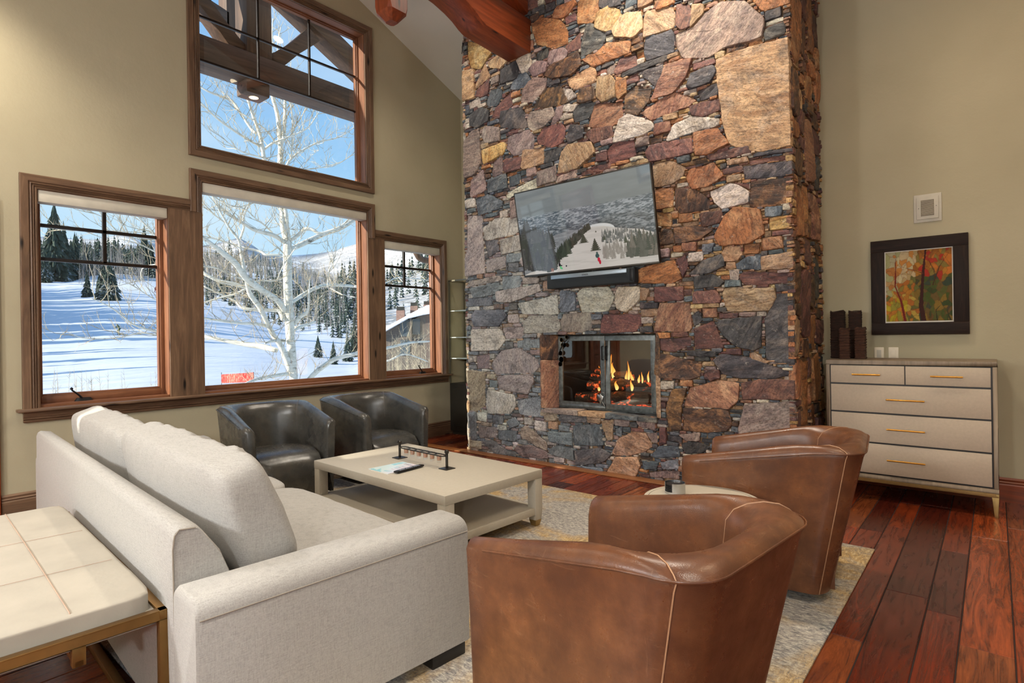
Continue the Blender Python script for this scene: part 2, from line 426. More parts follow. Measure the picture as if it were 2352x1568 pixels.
# mitred casing bar: profile (o = outward from opening, h = height off wall)
PROF = [(0, 0), (0, 0.022), (0.010, 0.026), (0.018, 0.018), (0.026, 0.030), (0.034, 0.022), (0.042, 0.034), (0.052, 0.026), (0.060, 0.036), (0.108, 0.036), (0.114, 0.030), (0.114, 0)]
def casing(mb, u0, z0, u1, z1, ou, oz, k0, k1, fx, prof=PROF, sc=1.0):
    """bar from (u0,z0) to (u1,z1) along the opening's edge, outward direction (ou,oz); ends sheared by k0,k1"""
    L = hypot(u1-u0, z1-z0); du, dz = (u1-u0)/L, (z1-z0)/L
    r0 = [fx(u0+ou*o*sc-du*k0*o*sc, z0+oz*o*sc-dz*k0*o*sc, h) for o, h in prof]
    r1 = [fx(u1+ou*o*sc+du*k1*o*sc, z1+oz*o*sc+dz*k1*o*sc, h) for o, h in prof]
    mb.rings([r0, r1])
fxw = lambda u, z, h: (XW+h, u, z)
def window(n, op, sash, glass_z0, shade=True, crank=None, grille=None):
    r = empty('window_%d' % n, (0, 0, 0)); r['kind'] = 'structure'
    y0, y1, z0, z1 = op
    j = MB()
    j.box(XW-0.20, XW+0.003, y0-0.018, y0+0.004, z0, z1); j.box(XW-0.20, XW+0.003, y1-0.004, y1+0.018, z0, z1)
    j.build('window_jamb', M['sash_z'], r)
    MB().box(XW-0.20, XW+0.003, y0, y1, z1-0.004, z1+0.018).box(XW-0.20, XW+0.003, y0, y1, z0-0.02, z0+0.004).build('window_jamb', M['sash_y'], r)
    s0, s1, sz1 = sash
    m = MB()
    for (a, b, c_, d) in ((XW-0.175, XW-0.125, 0, 0), (XW-0.15, XW-0.11, -0.018, 0)):
        ya, yb, za, zb = y0, y1, z0, z1
        ga, gb, gc, gd = y0+s0+d, y1-s1-d, glass_z0, z1-sz1
        if c_: ga -= 0.014; gb += 0.014; gc -= 0.018; gd += 0.014
        m.box(a, b, ya, ga, za, zb); m.box(a, b, gb, yb, za, zb)
    m.build('window_sash', M['sash_z'], r, 0.003)
    m = MB()
    for (a, b, k) in ((XW-0.174, XW-0.126, 0), (XW-0.149, XW-0.111, 1)):
        m.box(a, b, y0+s0-0.014*k, y1-s1+0.014*k, z0, glass_z0-0.018*k)
        m.box(a, b, y0+s0-0.014*k, y1-s1+0.014*k, z1-sz1+0.014*k, z1)
    m.build('window_sash', M['sash_y'], r, 0.003)
    ga, gb, gc, gd = y0+s0, y1-s1, glass_z0, z1-sz1
    MB().box(XW-0.152, XW-0.148, ga-0.005, gb+0.005, gc-0.005, gd+0.005).build('window_glass', M['glass'], r)
    if grille:
        m = MB()
        vs, hs = grille
        zlow = min(hs) if hs else gc; gw = 0.011 if n == 4 else 0.015
        for vy in vs: m.box(XW-0.164, XW-0.136, vy-gw, vy+gw, zlow, gd)
        for hz in hs: m.box(XW-0.164, XW-0.136, ga, gb, hz-gw, hz+gw)
        m.build('window_grille', M['gr'], r, 0.002)
    if shade:
        MB().box(XW-0.10, XW+0.012, y0+0.006, y1-0.006, z1-0.10, z1-0.004).build('window_shade', M['screen_cream'], r, 0.004)
    if crank:
        cy = crank; m = MB(); zb = z0+0.004
        m.rings([[(XW-0.09+0.022*cos(a), cy+0.07*sin(a), zb) for a in [q*PI/8 for q in range(16)]], [(XW-0.09+0.014*cos(a), cy+0.05*sin(a), zb+0.028) for a in [q*PI/8 for q in range(16)]]])
        m.tube([(XW-0.085, cy-0.01, zb+0.02), (XW-0.07, cy-0.04, zb+0.055), (XW-0.06, cy-0.09, zb+0.10)], [0.010, 0.008, 0.007], 8)
        m.lathe([(0.001, -0.012), (0.011, -0.006), (0.012, 0.004), (0.001, 0.014)], (XW-0.06, cy-0.092, zb+0.112), 10)
        m.build('crank_handle', M['black'], r, smooth=40)
    return r
M['gr'] = wood('grille_dark_wood', srgb(18, 14, 12), srgb(30, 22, 17), srgb(44, 32, 24), 'z', 0.4, False)
w1 = window(1, OPEN_L, (0.045, 0.050, 0.045), 0.965, True, 1.45, ([1.637], [2.40, 2.114]))
w2 = window(2, OPEN_C, (0.033, 0.038, 0.033), 0.935, True)
w3 = window(3, OPEN_R, (0.045, 0.050, 0.045), 0.955, True, 5.36, ([5.104], [2.35, 2.095]))
w4 = window(4, OPEN_U, (0.030, 0.038, 0.035), 3.375, False, None, ([3.100, 3.722], [4.72, 4.272]))
w5 = window(5, OPEN_ADDED, (0.02, 0.02, 0.02), 2.365, False)  # unseen window added for the sun strip on the table
def both(mbv, mbh, parent, name='window_casing'):
    mbv.build(name, M['trim_z'], parent, smooth=25); mbh.build(name, M['trim_y'], parent, smooth=25)
# lower group casing
v_, h_ = MB(), MB()
casing(v_, 1.13, 0.865, 1.13, 2.67, -1, 0, 0, 1, fxw); casing(h_, 1.13, 2.67, 2.42-0.114, 2.67, 0, 1, 1, 0, fxw)
both(v_, h_, w1)
v_, h_ = MB(), MB()
casing(v_, 2.42, 2.67, 2.42, 2.98, -1, 0, 0, 1, fxw); casing(h_, 2.42, 2.98, 4.39, 2.98, 0, 1, 1, 1, fxw); casing(v_, 4.39, 2.98, 4.39, 2.66, 1, 0, 1, 0, fxw)
v_.box(XW, XW+0.024, 2.11, 2.42, 0.865, 2.67); v_.box(XW, XW+0.024, 4.39, 4.65, 0.865, 2.66)
both(v_, h_, w2)
v_, h_ = MB(), MB()
casing(h_, 4.504, 2.66, 5.63, 2.66, 0, 1, 0, 1, fxw); casing(v_, 5.63, 2.66, 5.63, 0.865, 1, 0, 1, 0, fxw)
both(v_, h_, w3)
v_, h_ = MB(), MB()
casing(v_, 2.42, 3.34, 2.42, 5.22, -1, 0, 1, 1, fxw); casing(h_, 2.42, 5.22, 4.39, 5.22, 0, 1, 1, 1, fxw)
casing(v_, 4.39, 5.22, 4.39, 3.34, 1, 0, 1, 1, fxw); casing(h_, 4.39, 3.34, 2.42, 3.34, 0, -1, 1, 1, fxw)
both(v_, h_, w4)
v_, h_ = MB(), MB()
casing(v_, -4.02, 2.34, -4.02, 2.97, -1, 0, 1, 1, fxw); casing(h_, -4.02, 2.97, -2.45, 2.97, 0, 1, 1, 1, fxw)
casing(v_, -2.45, 2.97, -2.45, 2.34, 1, 0, 1, 1, fxw); casing(h_, -2.45, 2.34, -4.02, 2.34, 0, -1, 1, 1, fxw)
both(v_, h_, w5)
m = MB().box(XW, XW+0.085, 0.975, 5.79, 0.842, 0.868)
tag(m.build('trim_1', M['trim_y'], None, 0.008), kind='structure')
pr = [(0, 0.755), (0.022, 0.755), (0.026, 0.765), (0.018, 0.772), (0.030, 0.782), (0.022, 0.790), (0.028, 0.800), (0.040, 0.842), (0, 0.842)]
tag(MB().prism(pr, lambda u, v, t_: (XW+u, t_, v), 1.02, 5.745).build('trim_2', M['trim_y']), kind='structure')
# baseboards
bp = [(0, 0), (0.020, 0), (0.020, 0.135), (0.014, 0.145), (0.020, 0.155), (0.012, 0.165), (0.016, 0.180), (0.006, 0.195), (0, 0.195)]
tag(MB().prism(bp, lambda u, v, t_: (XW+u, t_, v), 0.88, YR).build('baseboard_west', M['trim_y'], smooth=30), kind='structure')
tag(MB().prism(bp, lambda u, v, t_: (t_, YR-u, v), -1.26, XE).build('baseboard_north', M['beam_x'], smooth=30), kind='structure')
tag(MB().prism(bp, lambda u, v, t_: (XW+u, t_, v), YS, 0.70).build('baseboard_west.001', M['trim_y'], smooth=30), kind='structure')
# door at the far left edge: casing and leaf
d1 = empty('door_1'); d1['kind'] = 'structure'
m = MB().box(XW, XW+0.035, 0.755, 0.875, 0, 2.42).box(XW, XW+0.035, -0.28, -0.16, 0, 2.42)
m.build('door_casing', M['beam_z'], d1, 0.006); MB().box(XW, XW+0.035, -0.28, 0.875, 2.42, 2.54).build('door_casing', M['beam_y'], d1, 0.006)
m = MB().box(XW, XW+0.02, -0.16, 0.755, 0.0, 2.42); m.build('door_leaf', M['beam_z'], d1, 0.004)
MB().tube([(XW+0.02, 0.66, 1.0), (XW+0.07, 0.66, 1.0), (XW+0.07, 0.55, 1.0)], 0.010, 8).build('door_handle', M['bronze'], d1, smooth=40)
# ------------------------------------------------------------------ stone chimney
STONES = "O-362,481,-355,491,-332,489,-329,484,-342,476,-347,475;O-329,486,-324,489,-304,481,-303,463,-312,457,-329,463;G-303,470,-302,480,-280,472,-277,463,-296,466;O-389,484,-377,487,-349,474,-341,460,-342,447,-358,447,-383,460,-387,475;Y-309,453,-306,466,-292,468,-280,460,-276,450,-281,443,-295,443,-305,449;T-288,442,-280,452,-272,454,-256,449,-255,432,-264,426,-286,434;T-254,440,-251,448,-225,442,-222,434,-224,422,-254,423;O-242,452,-224,449,-223,444,-241,444;R-222,424,-221,443,-209,438,-206,432,-208,417,-218,417;T-208,416,-206,436,-196,433,-195,425;P-224,416,-206,416,-196,424,-180,429,-160,422,-144,400,-146,386,-178,388,-192,384,-216,391,-222,403;O-154,421,-135,414,-135,406,-146,408;B-134,414,-127,411,-127,378,-134,384;T-185,379,-167,381,-127,378,-126,291,-150,291,-174,302,-179,314,-184,353;G-325,443,-318,459,-312,458,-295,441,-301,429,-326,428;R-345,445,-325,453,-326,436,-342,438;O-324,424,-306,426,-295,432,-268,425,-270,413,-296,413,-310,412;P-368,437,-366,447,-349,446,-341,439,-346,432,-366,432;D-375,424,-366,432,-328,432,-325,418,-338,412,-362,416;P-395,437,-381,441,-368,436,-371,426,-388,426;W-412,452,-392,454,-391,438,-404,434;G-437,450,-413,452,-408,439,-411,431,-437,432;Y-490,501,-451,481,-449,472,-467,459,-483,465,-489,482;T-456,463,-439,467,-424,455,-437,450,-453,456;T-492,465,-478,463,-477,428,-493,429;T-477,443,-459,463,-452,445,-476,437;R-477,428,-473,436,-453,444,-456,426,-463,425;B-459,417,-452,430,-435,427,-434,416,-443,408,-458,412;B-422,422,-416,434,-399,436,-392,425,-398,417,-418,420;R-451,396,-445,406,-421,420,-419,403,-436,396;P-407,403,-404,417,-388,426,-370,419,-373,408,-389,398;D-391,392,-371,409,-350,404,-342,385,-359,385;W-351,404,-338,398,-331,389,-346,386;T-342,410,-312,414,-307,408,-309,397,-332,395,-341,402;D-331,382,-328,395,-311,393,-308,379,-326,380;T-308,382,-306,401,-290,398,-285,389,-286,375,-302,374;O-285,395,-273,389,-273,376,-282,371,-285,376;R-288,401,-280,412,-263,410,-262,399,-285,397;P-296,406,-285,409,-287,399,-294,400;G-254,410,-252,420,-226,421,-223,414,-224,399,-252,400;G-280,396,-262,399,-231,399,-232,394,-278,392;G-257,393,-235,392,-235,384,-244,374,-256,386;M-249,361,-233,391,-207,388,-212,373,-226,362,-246,362;D-276,358,-275,376,-264,380,-246,373,-250,362,-261,351,-274,355;M-318,354,-311,375,-278,368,-278,352,-290,347,-312,351;G-336,374,-330,380,-308,377,-317,362,-335,362;W-350,385,-330,380,-336,374,-349,377;P-398,383,-394,389,-363,386,-360,376,-374,368,-390,366,-397,372;P-367,366,-357,384,-348,384,-351,371,-363,365;G-439,390,-436,400,-405,397,-397,374,-403,372,-436,381;G-486,409,-466,413,-454,407,-456,394,-474,390,-486,396;W-488,425,-470,425,-468,417,-487,416;P-494,380,-484,389,-471,388,-468,346,-480,334,-494,335;P-467,379,-461,389,-438,382,-439,367,-461,369;Y-467,362,-432,364,-429,356,-434,350,-464,344;P-428,354,-425,368,-396,370,-387,359,-390,345,-418,345;R-385,358,-376,367,-351,366,-346,358,-349,345,-364,342,-383,351;G-346,348,-339,361,-324,356,-325,344,-343,342;R-323,347,-314,351,-291,348,-288,337,-312,335;W-290,331,-282,352,-273,355,-248,342,-245,335,-255,331,-279,330;M-258,352,-241,359,-224,363,-203,350,-208,347,-248,342;R-210,346,-184,346,-183,335,-199,333,-208,337;G-203,357,-184,360,-184,349,-199,348;G-213,365,-208,375,-188,377,-185,370,-191,361,-210,361;R-206,383,-187,382,-186,377,-206,377;W-233,320,-226,333,-208,336,-183,328,-183,322,-199,322,-231,319;O-207,321,-185,320,-175,304,-194,298,-205,300;R-255,313,-249,319,-208,317,-208,303,-250,303;R-297,324,-288,331,-267,328,-264,313,-294,310;T-352,335,-343,341,-314,337,-310,325,-332,313,-358,313;G-375,340,-351,340,-356,328,-373,327;T-407,330,-404,348,-375,344,-375,328,-404,326;R-435,331,-432,344,-406,342,-408,328,-430,328;P-453,329,-449,344,-436,348,-435,328,-450,327;P-386,304,-384,320,-359,322,-360,306;P-358,303,-357,309,-333,313,-333,305;R-332,306,-314,312,-294,312,-292,305,-312,304;T-283,306,-255,308,-249,304,-281,303;P-490,311,-486,330,-465,339,-461,314,-486,309;B-458,325,-430,327,-428,310,-458,309;B-426,322,-409,324,-409,312,-425,310;W-430,303,-407,310,-386,314,-385,302,-416,301,-428,296;B-478,305,-458,308,-435,296,-440,288,-476,285;P-424,293,-416,295,-413,275,-424,274;T-247,300,-230,301,-215,291,-218,283,-228,278,-245,278;O-245,277,-226,275,-227,257,-244,257;O-215,282,-210,289,-188,290,-180,276,-194,270,-209,270;D-225,274,-206,270,-192,257,-194,249,-221,250,-225,256;W-193,265,-174,270,-159,260,-160,250,-182,248,-189,255;D-159,247,-157,267,-137,265,-133,245,-151,245;R-171,269,-158,266,-158,261,-166,266;D-220,295,-195,297,-195,292,-214,292;R-194,298,-154,299,-153,293,-169,291,-192,292;R-181,283,-165,283,-164,277,-180,278;G-164,282,-137,279,-136,267,-162,270;R-158,286,-136,284,-137,280,-158,282;G-154,291,-136,289,-136,286,-154,288;O-135,289,-126,289,-124,217,-130,217;R-202,247,-182,247,-182,237,-200,234;D-228,238,-209,237,-189,232,-201,224,-225,222;O-189,225,-180,242,-172,248,-150,243,-147,222,-159,215,-184,216;O-244,255,-229,251,-229,239,-243,241;D-242,239,-229,236,-226,223,-242,223;P-494,289,-469,284,-465,215,-495,214;W-468,269,-448,278,-409,275,-408,261,-420,255,-465,254;W-443,252,-411,254,-409,237,-441,234;G-465,253,-445,253,-443,240,-460,233;P-463,231,-433,232,-433,219,-462,215;B-432,233,-409,233,-409,224,-431,224;P-490,207,-442,211,-442,204,-472,202,-491,200;B-489,198,-443,203,-445,189,-484,186;B-438,209,-411,208,-411,195,-437,193;P-408,207,-384,203,-386,197,-406,198;W-447,192,-384,196,-383,188,-426,178,-447,180;B-492,186,-453,186,-458,176,-493,176;W-415,176,-360,183,-359,162,-409,164;B-357,188,-338,185,-337,165,-356,164;W-336,183,-328,188,-297,188,-290,177,-298,163,-330,162;W-290,178,-286,187,-263,185,-262,174,-278,161,-289,165;T-262,184,-252,182,-256,172,-262,172;B-488,165,-481,171,-437,170,-432,163,-445,151,-484,152;W-409,156,-399,162,-361,161,-357,147,-362,143,-407,142;P-356,155,-352,162,-318,163,-318,146,-331,142,-355,144;W-489,148,-443,149,-435,135,-446,123,-488,122;P-439,149,-409,150,-409,137,-435,136;R-306,153,-302,160,-262,159,-262,149,-267,142,-306,141;G-261,170,-244,169,-244,164,-262,164;T-261,163,-244,163,-246,156,-261,157;W-262,156,-249,155,-250,150,-261,150;R-247,184,-219,182,-219,170,-247,170;M-249,142,-242,169,-213,167,-211,144,-214,141;O-266,202,-227,208,-220,190,-231,186,-265,189;R-225,208,-216,211,-213,202,-219,191;G-214,193,-201,204,-183,209,-180,198,-194,193;B-200,219,-189,219,-192,211,-200,213;T-184,207,-181,215,-168,214,-165,207,-170,201,-181,202;B-171,199,-162,204,-150,204,-150,192,-170,194;T-150,203,-136,205,-136,191,-150,192;P-135,205,-127,205,-126,190,-135,192;G-209,191,-191,192,-181,184,-185,180,-208,180;R-168,186,-165,192,-126,187,-126,179,-163,180;P-177,194,-168,194,-169,185,-176,186;R-209,177,-189,178,-184,170,-186,166,-209,166;T-183,174,-180,179,-140,176,-139,168,-145,157,-179,158;G-139,179,-126,178,-126,173,-138,173;G-138,171,-124,171,-125,116,-132,112,-147,117,-148,150;G-188,148,-185,151,-150,153,-151,127,-158,124,-172,128,-182,136;R-210,143,-191,150,-185,135,-182,126,-209,125;G-211,155,-205,160,-201,151,-209,146;R-242,135,-212,136,-212,129,-229,122,-242,124;G-215,124,-185,123,-193,118,-214,119;D-246,111,-243,121,-217,116,-203,113,-204,101,-213,97,-245,98;G-192,115,-184,121,-161,118,-141,111,-137,105,-142,101,-170,100,-184,104;R-200,107,-187,107,-186,100,-194,97,-200,99;T-160,121,-156,123,-145,114,-152,112,-159,117;M-214,90,-186,98,-170,96,-171,81,-179,73,-220,73;D-220,71,-180,72,-176,60,-181,53,-194,51,-220,50;D-237,71,-231,87,-216,89,-222,72,-222,50,-235,48;R-168,96,-152,100,-136,100,-136,84,-167,82;P-172,54,-165,78,-136,83,-135,57,-171,51;B-134,109,-125,111,-124,60,-134,59;R-244,51,-238,51,-237,37,-244,34;P-454,111,-441,123,-415,126,-390,114,-386,106,-395,98,-452,95,-458,105;P-448,93,-395,97,-393,89,-403,74,-447,77;B-417,134,-384,136,-385,126,-416,126;R-482,116,-460,119,-460,102,-480,100;T-496,98,-467,97,-469,57,-484,48,-497,50;W-467,55,-463,76,-423,72,-420,60,-429,50,-464,48;B-418,66,-386,73,-386,49,-416,51;B-497,46,-484,48,-483,15,-496,15;T-380,57,-362,57,-364,47,-380,47;G-361,51,-354,57,-328,59,-325,49,-357,46;T-325,56,-308,57,-310,49,-324,49;B-434,41,-421,47,-415,39,-429,33;P-481,31,-451,32,-451,20,-479,17;B-448,30,-419,31,-422,19,-448,18;T-415,35,-404,38,-377,22,-378,13,-390,16,-414,25;B-375,35,-344,36,-344,23,-373,24;B-343,44,-310,48,-306,27,-342,23;T-309,52,-294,54,-295,34,-302,32;B-292,45,-284,48,-285,38,-291,39;P-270,57,-249,59,-248,47,-265,50;T-296,20,-288,36,-273,44,-259,44,-252,32,-260,26,-277,20,-292,19;P-258,43,-247,46,-246,36,-251,35;B-253,23,-244,34,-227,35,-225,25,-251,21;T-496,13,-476,13,-476,4,-496,4;G-473,13,-459,17,-435,7,-435,1,-454,1;R-425,10,-417,15,-400,17,-377,12,-377,5,-412,2;B-373,16,-364,21,-344,21,-342,7,-373,11;G-341,18,-310,24,-296,19,-306,10,-340,2;T-303,-2,-292,17,-268,20,-265,12,-270,1;B-338,2,-308,4,-307,-2,-338,-3;B-263,17,-246,18,-248,11,-261,9;B-244,18,-227,23,-226,14,-241,12;P-255,7,-239,11,-226,12,-226,5,-255,2;G-223,38,-210,41,-196,38,-204,31,-219,29;P-225,46,-205,50,-206,42,-217,41"
CK = {'T': ((200, 170, 134), (148, 114, 84), (180, 162, 144)), 'W': ((214, 206, 194), (160, 148, 134), (196, 180, 154)),
      'Y': ((206, 174, 118), (168, 124, 72), (220, 200, 160)), 'O': ((184, 124, 80), (122, 80, 54), (208, 166, 122)),
      'R': ((126, 86, 78), (78, 58, 60), (160, 112, 94)), 'P': ((168, 144, 134), (118, 102, 102), (190, 174, 162)),
      'G': ((90, 90, 93), (48, 48, 52), (134, 124, 116)), 'B': ((106, 116, 124), (64, 72, 80), (150, 154, 156)),
      'D': ((110, 82, 64), (52, 44, 42), (190, 140, 92)), 'M': ((168, 122, 96), (120, 82, 70), (196, 160, 130))}
class StoneWall:
    def __init__(s): s.v = []; s.f = []; s.ca = []; s.cb = []; s.cc = []; s.gr = []
    def stone(s, poly, key, fn, rnd, H=None, back=-0.03, rough=1.0, grow=0.004, pale=0.0):
        area = 0; cx = cy = 0; n = len(poly)
        for i in range(n):
            a, b = poly[i], poly[(i+1) % n]; k = a[0]*b[1]-b[0]*a[1]; area += k; cx += (a[0]+b[0])*k; cy += (a[1]+b[1])*k
        if abs(area) < 1e-5: return
        cx /= 3*area; cy /= 3*area; area = abs(area)/2; sz = sqrt(area); gk = 1+grow/max(sz*0.55, 0.01)
        poly = [(cx+(a-cx)*gk, cy+(b-cy)*gk) for a, b in poly]
        step = max(0.018, min(0.035, sz*0.2)); out = []
        for i in range(n):
            a, b = poly[i], poly[(i+1) % n]; L = hypot(b[0]-a[0], b[1]-a[1]); m = max(1, int(L/step))
            for j in range(m):
                t_ = j/m; w = 0.005*rough if sz > 0.08 else 0.0025*rough
                out.append((a[0]+(b[0]-a[0])*t_+rnd.uniform(-w, w), a[1]+(b[1]-a[1])*t_+rnd.uniform(-w, w)))
        # round the corners a little
        m = len(out); out = [((out[i-1][0]+out[i][0]*8+out[(i+1) % m][0])/10, (out[i-1][1]+out[i][1]*8+out[(i+1) % m][1])/10) for i in range(m)]
        if H is None: H = rnd.uniform(0.016, 0.042) if sz > 0.07 else rnd.uniform(0.004, 0.034)
        ang = radians(rnd.choice([rnd.uniform(40, 75), rnd.uniform(-20, 25), rnd.uniform(0, 180)]))
        if sz < 0.07: ang = radians(rnd.uniform(-8, 8))
        tx, ty = rnd.uniform(-0.05, 0.05), rnd.uniform(-0.06, 0.06)
        ex = min(0.005, sz*0.05)
        def at(k): return [(cx+(p[0]-cx)*k, cy+(p[1]-cy)*k) for p in out]
        base = len(s.v); k1 = 1-ex/max(sz*0.55, 0.01)
        levels = [(1.0, back), (1.0, H-0.007), (k1, H)]
        levels += [(k1*q, H+0.002) for q in ((0.82, 0.62, 0.4, 0.2) if sz > 0.12 else (0.6,))]
        seed = Vector((rnd.uniform(0, 90), rnd.uniform(0, 90), rnd.uniform(0, 90)))
        col = CK[key]; kk = rnd.uniform(0.92, 1.45); tint = [rnd.uniform(0.95, 1.05) for _ in range(3)]
        cols = [tuple(min(1.0, q*kk*tt) for q, tt in zip(srgb(*[v_*(1-pale)+w_*pale for v_, w_ in zip(c_, (178, 186, 188))])[:3], tint))+(1.0,) for c_ in col]  # pale mixes a cool daylight tint into the stone colour
        ca_, sa_ = cos(ang), sin(ang)
        cnt = 0
        for li, (k, h) in enumerate(levels):
            for p in at(k):
                hh = h
                if li >= 1:
                    q = Vector((p[0]*ca_+p[1]*sa_, (-p[0]*sa_+p[1]*ca_)*3.0, 0))*7+seed
                    amp = (0.009 if sz > 0.10 else 0.004)*rough
                    hh += amp*(mnoise.noise(q)+0.6*mnoise.noise(q*2.7))+tx*(p[0]-cx)+ty*(p[1]-cy)
                s.v.append(fn(p[0], p[1], hh))
                s.gr.append((p[0]*ca_+p[1]*sa_+seed.x, -p[0]*sa_+p[1]*ca_+seed.y, h*2+seed.z)); cnt += 1
        s.v.append(fn(cx, cy, H+0.003)); s.gr.append((cx*ca_+cy*sa_+seed.x, -cx*sa_+cy*ca_+seed.y, seed.z)); cnt += 1
        s.ca += [cols[0]]*cnt; s.cb += [cols[1]]*cnt; s.cc += [cols[2]]*cnt
        m = len(out)
        for li in range(len(levels)-1):
            for j in range(m):
                a = base+li*m+j; b = base+li*m+(j+1) % m
                s.f.append((a, b, b+m, a+m))
        l0 = base+(len(levels)-1)*m; c_ = base+len(levels)*m
        for j in range(m): s.f.append((l0+j, l0+(j+1) % m, c_))
    def build(s, name, mat):
        me = bpy.data.meshes.new(name); me.from_pydata(s.v, [], s.f)
        for nm, dat in (('ca', s.ca), ('cb', s.cb), ('cc', s.cc)):
            at = me.color_attributes.new(nm, 'FLOAT_COLOR', 'POINT'); at.data.foreach_set('color', np.array(dat, dtype=np.float32).ravel())
        at = me.attributes.new('gr', 'FLOAT_VECTOR', 'POINT'); at.data.foreach_set('vector', np.array(s.gr, dtype=np.float32).ravel())
        bm = bmesh.new(); bm.from_mesh(me); bmesh.ops.recalc_face_normals(bm, faces=bm.faces); bm.to_mesh(me); bm.free()
        return obj(name, me, mat, None, 38)

def fill_free(u0, u1, z0, z1, polys, holes, classes, rnd, cell=0.01):
    nu, nz = int(round((u1-u0)/cell)), int(round((z1-z0)/cell))
    occ = np.zeros((nz, nu), bool)
    U_ = u0+(np.arange(nu)+0.5)*cell; Z_ = z0+(np.arange(nz)+0.5)*cell
    for P in polys:
        xs = [p[0] for p in P]; ys = [p[1] for p in P]
        i0, i1 = max(0, int((min(xs)-u0)/cell)-1), min(nu, int((max(xs)-u0)/cell)+2)
        j0, j1 = max(0, int((min(ys)-z0)/cell)-1), min(nz, int((max(ys)-z0)/cell)+2)
        if i1 <= i0 or j1 <= j0: continue
        X, Y = np.meshgrid(U_[i0:i1], Z_[j0:j1]); ins = np.zeros(X.shape, bool)
        n = len(P)
        for a in range(n):
            x1, y1 = P[a]; x2, y2 = P[(a+1) % n]
            c_ = ((y1 > Y) != (y2 > Y)) & (X < (x2-x1)*(Y-y1)/((y2-y1) if abs(y2-y1) > 1e-9 else 1e-9)+x1)
            ins ^= c_
        occ[j0:j1, i0:i1] |= ins
    for (a, b, c_, d) in holes:
        occ[max(0, int((c_-z0)/cell)):int((d-z0)/cell), max(0, int((a-u0)/cell)):int((b-u0)/cell)] = True
    out = []
    for (w, h, maxn) in classes:
        if w > nu or h > nz: continue
        s_ = np.zeros((nz+1, nu+1), int); s_[1:, 1:] = occ.cumsum(0).cumsum(1)
        free = (s_[h:, w:]-s_[:-h, w:]-s_[h:, :-w]+s_[:-h, :-w]) == 0
        idx = np.argwhere(free)
        rs = np.random.RandomState(rnd.randint(0, 99999)); rs.shuffle(idx)
        k = 0
        for j, i in idx:
            if occ[j:j+h, i:i+w].any(): continue
            occ[j:j+h, i:i+w] = True
            out.append((u0+i*cell, u0+(i+w)*cell, z0+j*cell, z0+(j+h)*cell)); k += 1
            if k >= maxn: break
    return out

def rect_poly(r, rnd, jit=0.1):
    a, b, c_, d = r; w, h = b-a, d-c_; g_ = 0.0015
    j = lambda q: rnd.uniform(0, q*jit)
    if w > 0.14 and h > 0.1:
        P = [(a+j(w), c_+j(h)), (a+w*rnd.uniform(.4, .6), c_+j(h)*.5), (b-j(w), c_+j(h)), (b-j(w)*.4, c_+h*rnd.uniform(.4, .6)), (b-j(w), d-j(h)), (a+w*rnd.uniform(.4, .6), d-j(h)*.5), (a+j(w), d-j(h)), (a+j(w)*.4, c_+h*.5)]
    else:
        P = [(a+j(w)+g_, c_+j(h)+g_), (b-j(w)-g_, c_+j(h)+g_), (b-j(w)-g_, d-j(h)-g_), (a+j(w)+g_, d-j(h)-g_)]
    return P
CX0, CX1, CY = -4.965, -1.265, 5.085
FB = (-3.815, -2.462, 0.60, 1.405)
rs_ = random.Random(21); sw = StoneWall(); front = lambda u, v_, h_: (u, CY-h_, v_)
polys = []
for it in STONES.split(';'):
    q = [int(a)/100.0 for a in it[1:].split(',')]; P = list(zip(q[0::2], q[1::2])); P = [(CX1+0.012 if a > CX1-0.11 else (CX0-0.012 if a < CX0+0.06 else a), max(0.0, b)) for a, b in P]
    polys.append(P); mxp = sum(p[0] for p in P)/len(P); mzp = sum(p[1] for p in P)/len(P)
    sw.stone(P, it[0], front, rs_, pale=0.38*max(0, min(1, (-2.9-mxp)/0.9))*max(0, min(1, (3.1-mzp)/0.8)))  # lower-left stones: own greyer tone plus window daylight painted in
keys_small = 'TTWWWOGGGBBBBRRPPGDDM'
big = [(26, 18, 10), (20, 14, 40), (17, 11, 60), (14, 9, 60)]
small = [(18, 5, 40), (14, 6, 60), (15, 4, 80), (12, 4, 120), (9, 6, 80), (10, 3, 200), (8, 4, 200), (6, 5, 200), (7, 3, 400), (8, 2, 400), (5, 3, 500), (5, 2, 700), (3, 3, 500), (3, 2, 900), (2, 3, 500), (6, 1, 400), (2, 2, 700), (1, 4, 200), (3, 1, 600)]
for r in fill_free(CX0, CX1, 0.0, 5.36, polys, [FB], big+small, rs_):
    P = rect_poly(r, rs_); k = keys_small[rs_.randrange(len(keys_small))]
    if r[0] < -2.6 and r[2] < 2.2 and rs_.random() < 0.55: k = rs_.choice('BBGWP')
    if r[0] > -2.4 and r[2] > 1.6 and rs_.random() < 0.35: k = rs_.choice('OTMY')
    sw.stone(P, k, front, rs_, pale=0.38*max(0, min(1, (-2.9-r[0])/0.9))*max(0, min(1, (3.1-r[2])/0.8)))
# the returns: right side faces +x, left side faces -x
bigs = [(30, 60, 5), (26, 44, 8), (30, 24, 10), (18, 34, 12), (24, 16, 20), (14, 20, 20), (20, 10, 40), (12, 12, 40), (14, 7, 40)]
for fn, kk in ((lambda u, v_, h_: (CX1+h_, u, v_), 'OOOTMDDRRYG'), (lambda u, v_, h_: (CX0-h_, u, v_), 'BGPWTR')):
    for r in fill_free(CY-0.03, YR-0.01, 0.0, 4.98, [], [], bigs+small, rs_):
        P = rect_poly(r, rs_, 0.16); sw.stone(P, rs_.choice(kk), fn, rs_, rs_.uniform(0.004, 0.028))
